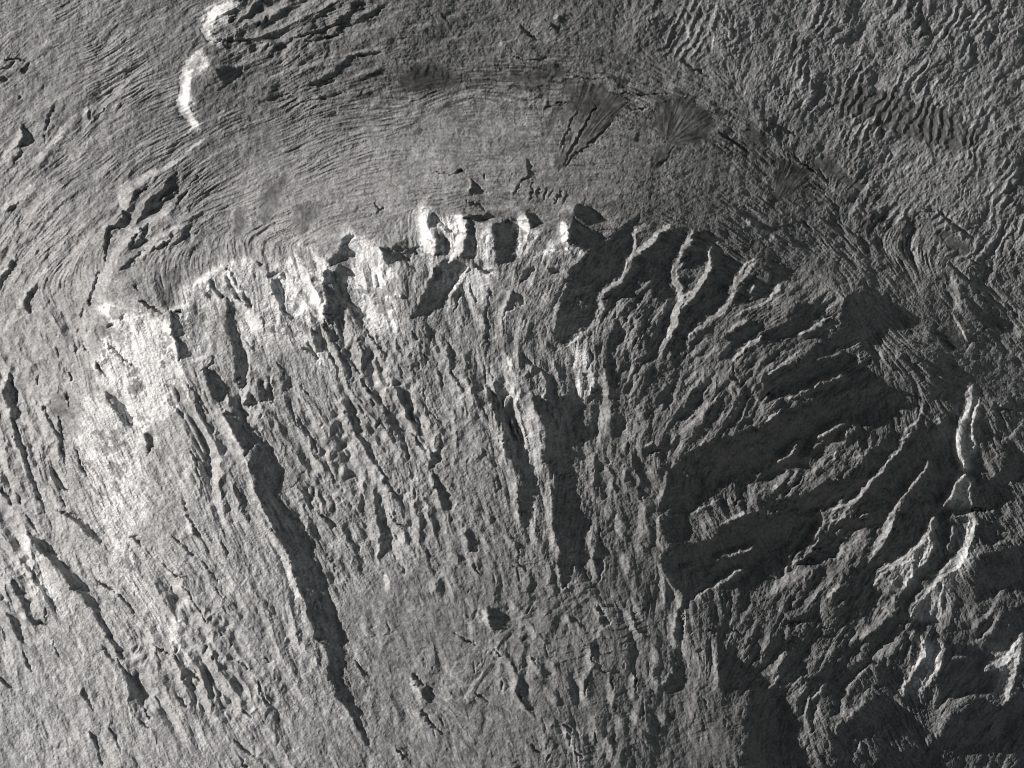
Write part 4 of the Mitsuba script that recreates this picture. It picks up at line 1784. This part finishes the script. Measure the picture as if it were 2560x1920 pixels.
def sand_units(L1):
    "masks of the sand bodies; fans with the strike of their flutes"
    WX = PX+wobble(3, 2.0, 8, 60); WY = PY+wobble(4, 2.0, 8, 60)
    unit = np.zeros((NY, NX), int); ang = np.zeros((NY, NX)); info = []
    for ln in FANS.strip().splitlines():
        t, ap, poly, lab = ln.split('|'); P = tpoly(int(t), poly); a = tpoly(int(t), ap)[0]
        m = poly_mask(P, WX, WY); m = gaussian_filter(m.astype(float), 3.5)+.2*L1 > .5; info.append(('sand_fan', 'sand fan', lab)); unit[m] = len(info)
        ang[m] = np.arctan2(PY-a[1], PX-a[0])[m]
    for ln in SHEET.strip().splitlines()[:-1]:
        t, poly, lab = ln.split('|'); P = tpoly(int(t), poly)
        m = poly_mask(P, WX+wobble(5, 5, 10, 60), WY); m = (gaussian_filter(m.astype(float), 4)+.24*L1 > .5) & (unit == 0); info.append(('sand_sheet', 'sand patch', lab)); unit[m] = len(info)
    dm = poly_mask(tpoly(2, DUNES), WX+wobble(6, 6, 12, 50), WY+wobble(8, 5, 12, 50))
    dm = gaussian_filter(dm.astype(float), 3.)+.2*lic(gaussian_filter(np.random.default_rng(3).standard_normal((NY, NX)), 1.5), np.full((NY, NX), -1.07), 14) > .5
    return unit, ang, info, dm

def waves():
    "sand waves: across-crest phase, asymmetric profile, and fine cross ripples"
    u = (PX*np.cos(.50)+PY*np.sin(.50)+12*spectral(1.7, 50, 420, 78)+1.6*spectral(1., 10, 40, 79))/25.
    f = u-np.floor(u)
    v = -PX*np.sin(.50)+PY*np.cos(.50)+9*spectral(1.8, 25, 200, 73)+9*np.sin(2*np.pi*f)
    return u, f, v

def dunes(dm):
    u, f, v = waves()
    prof = np.where(f < .66, (f/.66)**1.3, (1-f)/.34)
    g = (v/31.+.35*np.floor(u)) % 1
    rip = np.abs(((v/6.5) % 1)-.5)*2
    return 4.0*prof*np.clip(.62+.75*np.abs(g-.5)*2, .5, 1.3)+.35*rip, np.floor(u).astype(int)

def blend_mask(m, s):
    return gaussian_filter(m.astype(float), s)

def build(fast=False):
    hb = base_height(); p, S, sunlit = target_slopes(hb)
    h = solve(p, S, hb)
    tex = texture_maps()
    L0 = lic(gaussian_filter(np.random.default_rng(5).standard_normal((NY, NX)), .7), tex[0]+STRIKE_WANDER(), 16)
    unit, fang, info, dm = sand_units(L0)
    h2, aux = detail(h, S, unit, fang, dm, tex)
    h3 = enforce(h2, h, S, sunlit)
    alb = albedo(h3, unit, dm, aux, S, sunlit)
    return h3, alb, unit, info, dm, S, aux

def hdist(m):
    return distance_transform_edt(m)*D

def enforce(h2, h, S, sunlit):
    m = S > .5
    k = gaussian_filter(np.clip(S, 0, 1), 1.)
    k = np.maximum(.25*k, .8*gaussian_filter(sunlit, 1.2))
    k = np.clip(k, 0, 1.1)
    out = h2-(h2-h)*.7*k
    dd = np.clip(hdist(m), 0, 60)
    n = .6+1.4*np.clip(spectral(1.3, 8, 60, 81), -.6, 3)+.05*dd*np.clip(.6+spectral(1.4, 20, 140, 88), 0, 2)
    fleck = spectral(1.2, 12, 90, 86)+.5*spectral(1.5, 100, 400, 91)
    soft = gaussian_filter(m.astype(float), .7)
    for it in range(5):
        de = np.where(m, np.clip(out-horizon(out)+n, 0, 60), 0)
        ds = np.maximum(gaussian_filter(grey_dilation(de, size=(5, 5)), 2.2), gaussian_filter(de, .8))*soft
        out -= ds*np.where(fleck > 1.5, .55, 1.)
    b1 = gaussian_filter(sunlit, .8) > .45          # crests stand clear of their neighbours' shade
    for it in range(4):
        up = np.where(b1 & ~m, np.clip(horizon(out)-out+.8, 0, 14), 0)
        out += np.maximum(gaussian_filter(grey_dilation(up, size=(5, 5)), 3.), gaussian_filter(up, .7))
    lim = horizon(out)-.1
    return np.where(m & (fleck < 1.2), np.minimum(out, lim), out)

RIM_LINE = np.array([[900, 240], [1100, 222], [1300, 200], [1500, 212], [1700, 268], [1850, 340], [1990, 420], [2150, 520], [2300, 640.]])

def albedo(h, unit, dm, aux, S, sunlit):
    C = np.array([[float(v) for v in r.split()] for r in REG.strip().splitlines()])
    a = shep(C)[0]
    WX = PX+wobble(9, 7, 8, 90); WY = PY+wobble(10, 7, 8, 90)
    hi = np.zeros_like(a)
    for ln in ALB.strip().splitlines():
        q, poly = ln.split('|'); v, bl, t = q.split(); P = tpoly(int(t), poly)
        m = poly_mask(P, WX, WY)
        m = gaussian_filter(m.astype(float), float(bl)/1.3)
        a = a*(1-m)+float(v)*m; hi = np.maximum(hi, m)
    gx, gy = np.gradient(h, D, axis=1), np.gradient(h, D, axis=0)
    st = np.hypot(gx, gy)
    bb = gaussian_filter(sunlit, .7)*np.clip(.68+.3*spectral(1., 6, 60, 89)+.2*aux['L1'], .1, 1.1)
    a = a+(np.maximum(a*1.4, .33)-a)*np.clip(bb, 0, 1)*.8  # sunward crest strokes painted paler, sunlight put into their colour
    # dark sand settles in the flats of the pale rock, pale rock stands clear on steep faces
    sp = spectral(1.3, 8, 120, 83)+.8*spectral(1.4, 60, 300, 84)+.35*aux['L2']
    sand = np.clip((sp-1.15)/.2, 0, 1)*np.clip((hi-.5)*3, 0, 1)
    a = a*(1-sand)+.27*sand
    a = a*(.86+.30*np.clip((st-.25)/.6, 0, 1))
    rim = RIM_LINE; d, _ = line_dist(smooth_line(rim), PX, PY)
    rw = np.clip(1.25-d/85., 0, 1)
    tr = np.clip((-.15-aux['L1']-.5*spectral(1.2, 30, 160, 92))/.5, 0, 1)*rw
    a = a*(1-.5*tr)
    a = a*(1+.11*spectral(.9, 8, 200, 85)+.12*spectral(.3, 4, 12, 86)+.13*np.clip(aux['fe'], 0, 1)+.13*np.clip(aux['lay'], -2, 2)*np.clip(aux['wl'], 0, 1.2)+.09*aux['L1']*np.clip(aux['wf'], 0, 1))
    for u in range(1, unit.max()+1):
        pass
    s = gaussian_filter(((unit > 0)).astype(float), 1.6)*np.clip(.85+.3*spectral(1.2, 10, 160, 93), .2, 1.15)
    a = a*(1-s*.48)*(1-.14*s*spectral(1.1, 8, 120, 87)*.5)-.05*a*s*aux['L1']
    s = gaussian_filter(dm.astype(float), .8)
    a = a*(1-s*.42)
    return np.clip(a, .05, .72)
SETTING = [('hill', [(360, 780), (560, 660), (800, 590), (1080, 520), (1300, 520), (1560, 540), (1850, 600), (2080, 740), (2260, 840), (2420, 960), (2600, 1000), (2600, 2000), (250, 2000), (230, 1300), (200, 1000), (220, 800)], 'broad eroded mound, its face cut into spurs and gullies'),
           ('slope', [(250, 760), (240, 640), (330, 480), (560, 400), (900, 280), (1100, 215), (1300, 190), (1600, 225), (1850, 350), (2050, 500), (2250, 660), (2450, 860), (2420, 980), (360, 800)], 'striped back slope of the mound inside the curved rim'),
           ('plain', [(1150, -60), (2620, -60), (2620, 1000), (2450, 900), (2100, 560), (1850, 360), (1500, 215), (1250, 195)], 'knobby rippled plain at the upper right'),
           ('lowland', None, 'striped rocky lowland outside the curved rim on the left')]
# land forms taken from the survey: sheet kind first-point | name | category | label
FORMS = """
0 B 1530,30|scarp|scarp|bright crescent-shaped scarp at the top edge, upper of the two stacked crescents
0 B 1290,340|scarp|scarp|longer bright crescent-shaped scarp curving round a dark hollow, lower of the two stacked crescents
0 S 1395,440|hollow|hollow|dark smooth hollow inside the curve of the lower bright crescent
0 B 1080,1080|scarp|scarp|pale hooked scarp with dark grooves beside it outside the left shoulder of the mound
0 S 155,795|lee_slope|slope|small dark triangular lee slope of the peak at the left edge
0 B 140,820|rock_peak|peak|small bright peak with a dark triangular lee at the left edge
0 B 500,740|rock_ridge|ridge|long straight pale ridge running diagonally near the upper left corner
0 B 220,1190|rock_ridge|ridge|short bright ridge with dark lee, at the left edge below the long pale ridge
0 B 1080,1370|rock_ridge|ridge|curved pale ridge with a dark lee just outside the left shoulder of the mound
0 B 1210,1450|rock_ridge|ridge|bright ridge slanting down beside the curved pale ridge, nearer the grey sand fan
0 k 2212,140|scarp|scarp|long dark scarp slanting across the top edge right of the upper crescent
0 k 2212,430|scarp|scarp|dark scarp slanting right of the dark crescent hollow
0 S 355,670|scarp|scarp|thin upright dark scarp right of the small bright peak at the left edge
0 k 1150,1105|groove|groove|uppermost of the dark grooves beside the pale hooked scarp
1 B 530,1380|rock_spur|spur|tall bright spur at the left end of the white spurs heading the cliff
1 B 765,1385|rock_spur|spur|bright bent spur second from the left among the white spurs heading the cliff
1 B 1180,1395|rock_spur|spur|bright spur right of the square black notch
1 B 1430,1430|rock_spur|spur|bright short spur just left of the black hollow at the cliff head
1 S 985,1450|gully|gully|square black notch between two bright spurs at the cliff head
1 S 1205,1025|hollow|hollow|forked black hollow high on the striped slope above the white spurs
1 S 840,1150|hollow|hollow|small black triangular hollow left of the forked black hollow
1 S 1955,1345|gully|gully|black slanting hollow at the top of the deepest gully
1 B 2110,1450|rock_ridge|ridge|bright slanting ridge at the head of the cliff right of the deepest gully
3 B 290,80|rock_ridge|ridge|pale narrow ridge with a dark lee near the left edge above the black trench
3 S 55,745|trench|trench|long thin black trench hugging the left edge
3 P 690,440|pale_outcrop|outcrop|brightest white rock face speckled with grey sand
3 P 510,920|pale_outcrop|outcrop|streaked pale rock apron directly below the brightest white face
3 S 670,850|gully|gully|dark slanting slot cutting the pale apron below the white face
3 S 1110,370|gully|gully|dark slot along the right edge of the brightest white face
3 S 1455,265|gully|gully|narrow upright black slot at the left end of the cliff
3 S 1455,70|gully|gully|slanting black slot just right of the cliff edge at the left end
3 S 2110,150|gully|gully|large upright black alcove between the two broad pale buttresses
3 P 1840,80|rock_buttress|buttress|broad pale buttress left of the large upright black alcove
4 P 60,60|rock_buttress|buttress|broad pale buttress right of the large upright black alcove
4 S 600,70|gully|gully|long slanting black alcove left of the middle of the cliff
4 P 810,90|rock_buttress|buttress|pale pointed buttress right of the slanting black alcove
4 S 1490,90|gully|gully|deepest and blackest gully at the middle of the cliff, rounded at its foot
4 B 1870,0|rock_ridge|ridge|thin bright winding rim on the right side of the deepest gully
4 B 2200,50|rock_ridge|ridge|bright forked crest right of the deepest gully
4 P 1480,580|rock_spur|spur|pale nose of rock below the foot of the deepest gully
13 S 650,0|gully|gully|long upright black gully running down the centre of the mound
13 S 545,90|gully|gully|shorter black gully just left of the long central one
5 S 230,60|gully|gully|black slanting gully between two bright crests at the upper right of the cliff
5 B 480,40|rock_ridge|ridge|bright broad upper crest bounding the slanting black gully
5 B 340,200|rock_ridge|ridge|thin bright lower crest bounding the slanting black gully
5 B 640,195|rock_ridge|ridge|bright knob crest beside the small round hollow at the upper right of the cliff
5 S 650,440|gully|gully|jagged dark gully under the thin bright crest near the right shoulder
5 B 990,400|rock_ridge|ridge|thin bright crest slanting up to the right shoulder of the mound
5 S 1110,230|gully|gully|black headwall hollow at the right shoulder of the mound
5 S 820,650|gully|gully|black curved gully below the right shoulder, upper of three long ones
5 S 1290,790|gully|gully|longest black gully crossing the right wall, with a lit tongue on its lower side
5 B 1060,1080|rock_ridge|ridge|short bright crest at the top of the lit tongue on the right wall
5 S 1240,1240|gully|gully|black gully left of the long bright right-wall crest
5 B 1480,1140|rock_ridge|ridge|long bright crest curving down the right wall
5 S 1490,1160|gully|gully|black gully between the two long bright crests of the right wall
5 B 1600,1310|rock_ridge|ridge|thinner bright crest to the right of the long curving one
5 S 1615,1160|gully|gully|wide black gully left of the bright upright spine
5 B 1875,840|rock_ridge|ridge|bright upright spine at the right edge of the mound
6 S 525,1125|hollow|hollow|small black wedge-shaped hollow near the lower left
6 S 580,1410|gully|gully|short black slot near the bottom left edge
6 S 35,655|gully|gully|broad dark gash at the left edge of the lower slope
11 S 1090,400|trench|trench|long black trench running down the left half of the mound, lower and longer part
11 S 960,120|trench|trench|upper head of the long black trench in the left half of the mound
11 S 110,640|trench|trench|long tapering black trench near the lower left corner
11 S 240,535|gully|gully|short curved black slot above the tapering lower left trench
7 S 955,610|hollow|hollow|black wedge-shaped hollow behind a small bright peak in the lower middle
7 B 930,640|rock_peak|peak|small bright peak beside a black wedge-shaped hollow in the lower middle
7 S 1680,670|hollow|hollow|tiny black hollow right of the wedge-shaped one in the lower middle
7 S 800,130|hollow|hollow|small dark hollow above the bright lower middle peak
7 S 1650,200|gully|gully|thin upright black slot right of the foot of the long central gully
7 S 2212,190|gully|gully|black rounded end of a right-wall gully biting into the central slope
8 S 455,1140|gully|gully|tall black chasm cut off by the bottom edge
8 S 250,920|gully|gully|black triangular gully above the chasm at the bottom edge
8 S 0,200|gully|gully|very broad black gully in the middle of the lower right
8 P 900,80|rock_spur|spur|grey lit tongue of rock ending in the broad black gully
8 B 1630,30|rock_ridge|ridge|bright branching crest in the lower right
8 S 1645,100|gully|gully|black gully between the bright branching crest and the forking ridge
8 B 1860,60|rock_ridge|ridge|bright main ridge fanning downward in the lower right
8 S 1890,100|hollow|hollow|round black hollow near the right edge
8 B 1570,830|rock_ridge|ridge|left one of two parallel bright fins in the lower right
8 B 1690,850|rock_ridge|ridge|right one of two parallel bright fins in the lower right
8 S 1680,1040|gully|gully|blocky black gully right of the two parallel bright fins
8 S 1745,1330|gully|gully|wide black slope in the bottom right corner
8 B 2212,790|rock_ridge|ridge|bright crest leaving the right edge near the bottom, upper branch
8 B 2190,900|rock_ridge|ridge|bright crest near the right edge, lower hanging branch
"""
def claim_all(claim, unit, info, dm, S):
    for u, (name, cat, lab) in enumerate(info): claim(unit == u+1, name, cat, lab)
    _, f, _ = waves(); _, ph = dunes(dm)
    core = binary_opening(dm); row = []
    for p in range(ph[dm].min(), ph[dm].max()+1):
        cc, k = cc_label(core & (ph == p))
        if k:
            sz = np.bincount(cc.ravel()); sz[0] = 0
            if sz.max() > 60: row.append(cc == sz.argmax())
    words = 'first second third fourth fifth sixth seventh eighth ninth tenth eleventh twelfth thirteenth fourteenth fifteenth sixteenth seventeenth eighteenth nineteenth twentieth'.split()
    for i, m in enumerate(row):
        end = 'upper left' if i < (len(row)+1)//2 else 'lower right'; w = words[i if i < (len(row)+1)//2 else len(row)-1-i]
        claim(m, 'sand_dune', 'dune', f'dark sand dune, {w} from the {end} end of the rippled dune strip', 'dunes of the upper right strip', parts=('slip_face', f > .66))
    items = {}
    for t, k, vals, P in parse(SHEETS):
        items.setdefault((t, k, tuple(np.round(P[0], 1))), (vals, P))
    SX = PX+wobble(15, 1.3, 7, 24)+wobble(17, 2.6, 36, 130); SY = PY+wobble(16, 1.3, 7, 24)+wobble(18, 2.6, 36, 130)
    order = []
    for ln in FORMS.strip().splitlines():
        at, name, cat, lab = ln.split('|'); t, k, p0 = at.split(); t = int(t)
        vals, P = items[(t, k, tuple(np.round(np.array([float(v) for v in p0.split(',')])*TSC[t]+np.array(TILE[t]), 1)))]
        m = np.zeros((NY, NX), bool)
        b = bbox(P[:, 0].min(), P[:, 0].max(), P[:, 1].min(), P[:, 1].max(), 40)
        if k in 'SP': m[b] = poly_mask(P, SX[b], SY[b])
        else:
            d, _ = line_dist(smooth_line(P), SX[b], SY[b]); m[b] = d < max(vals[-1]*TSC[t]*.5, 4.5)+1.5
        order.append((0 if k in 'Bkb' else 1, m, name, cat, lab))
    for o in sorted(order, key=lambda o: o[0]):
        e = hdist(o[1]); claim(*o[1:], parts=('floor', e > .45*e.max()) if o[2] in ('gully', 'trench') and e.max() > 14 else None)

h, alb, unit, info, dm, S, aux = build()
h = h.astype(np.float64)

# ---- one sheet of ground, 2 m cells, cut into the pieces that stand on it
K = M-16
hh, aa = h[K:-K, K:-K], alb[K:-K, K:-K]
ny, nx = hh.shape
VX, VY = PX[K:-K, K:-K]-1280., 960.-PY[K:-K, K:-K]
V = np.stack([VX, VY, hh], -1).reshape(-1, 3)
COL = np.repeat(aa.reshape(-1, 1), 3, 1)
idx = np.arange(ny*nx).reshape(ny, nx)
quads = np.stack([idx[1:, :-1], idx[1:, 1:], idx[:-1, 1:], idx[:-1, :-1]], -1)      # anticlockwise seen from above

scene['rock'] = {'type': 'twosided', 'bsdf': {'type': 'diffuse', 'reflectance': {'type': 'mesh_attribute', 'name': 'vertex_color'}}}

def piece(key, cells):
    q = quads[cells]
    f = np.vstack([q[:, [0, 1, 2]], q[:, [0, 2, 3]]])
    used, inv = np.unique(f, return_inverse=True)
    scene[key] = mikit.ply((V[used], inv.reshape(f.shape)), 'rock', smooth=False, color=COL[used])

def number(name):
    k, i = name, 1
    while k in labels: k = f'{name}_{i:03d}'; i += 1
    return k

owner = np.zeros((ny-1, nx-1), int)             # 0 = setting
things = []
def claim(mask, name, cat, lab, group=None, least=25, over=False, parts=None):
    "cells of one land form: its largest connected piece"
    m = mask[K:-K, K:-K][:-1, :-1].copy()
    if not over: m &= owner == 0
    cc, n = cc_label(m)
    if n == 0: return
    sz = np.bincount(cc.ravel()); sz[0] = 0
    if sz.max() < least: return
    things.append((name, cat, lab, group, [])); m = cc == sz.argmax(); owner[m] = len(things)
    if parts:
        cc, n = cc_label(m & parts[1][K:-K, K:-K][:-1, :-1])
        if n:
            sz = np.bincount(cc.ravel()); sz[0] = 0; q = cc == sz.argmax()
            if sz.max() > 12 and (m & ~q).sum() > 12: things[-1][4].append((parts[0], q))

claim_all(claim, unit, info, dm, S)
for i, (name, cat, lab, group, parts) in enumerate(things):
    if not (owner == i+1).any(): continue
    k, m = number(name), owner == i+1
    for pn, q in parts: piece(f'{k}__{pn}', q & m); m = m & ~q
    if parts: piece(f"{k}__{'windward_slope' if name == 'sand_dune' else 'wall'}", m)
    else: piece(k, m)
    labels[k] = {'label': lab, 'category': cat}
    if group: labels[k]['group'] = group
QX, QY = PX[K:-K, K:-K][:-1, :-1], PY[K:-K, K:-K][:-1, :-1]
rest = owner == 0
done = np.zeros_like(rest)
for key, poly, lab in SETTING:
    m = rest & ~done & (poly_mask(np.array(poly, float), QX+wobble(20, 6, 10, 90)[K:-K, K:-K][:-1, :-1], QY) if poly else True)
    done |= m
    piece(key, m); labels[key] = {'label': lab, 'kind': 'structure'}

# ---- the country beyond the frame, ring by ring out to the horizon
edge = np.concatenate([idx[0, :-1], idx[:-1, -1], idx[-1, :0:-1], idx[:0:-1, 0]])
E = V[edge]; ec = COL[edge]
rings = [0, 8, 20, 40, 80, 160, 320, 640, 1300, 2600, 5200, 9000]
cen = E[:, :2]; d = cen/np.maximum(np.abs(cen[:, :1])/VX.max(), np.abs(cen[:, 1:])/VY.max()).max(1, keepdims=True)
dirn = d/np.linalg.norm(d, axis=1, keepdims=True)
RV, RC = [], []
for r in rings:
    p = cen+dirn*r
    w = np.exp(-r/500.)
    far = 60+120*(meshkit.fbm(np.c_[p/900., p[:, 0]*0], 5, 3)-.5)*min(1, r/160)
    z = E[:, 2]*w+(1-w)*far+40*(meshkit.fbm(np.c_[p/160., p[:, 0]*0], 4, 5)-.5)*(1-np.exp(-r/40.))
    RV.append(np.c_[p, z]); RC.append(ec*w+.22*(1-w))
n = len(edge); F = []
for a in range(len(rings)-1):
    i = np.arange(n); j = (i+1) % n
    F += [np.c_[a*n+i, a*n+j, (a+1)*n+j], np.c_[a*n+i, (a+1)*n+j, (a+1)*n+i]]
scene['terrain'] = mikit.ply((np.vstack(RV), np.vstack(F)), 'rock', smooth=False, color=np.vstack(RC))
labels['terrain'] = {'label': 'open rocky ground beyond the mound', 'kind': 'structure'}
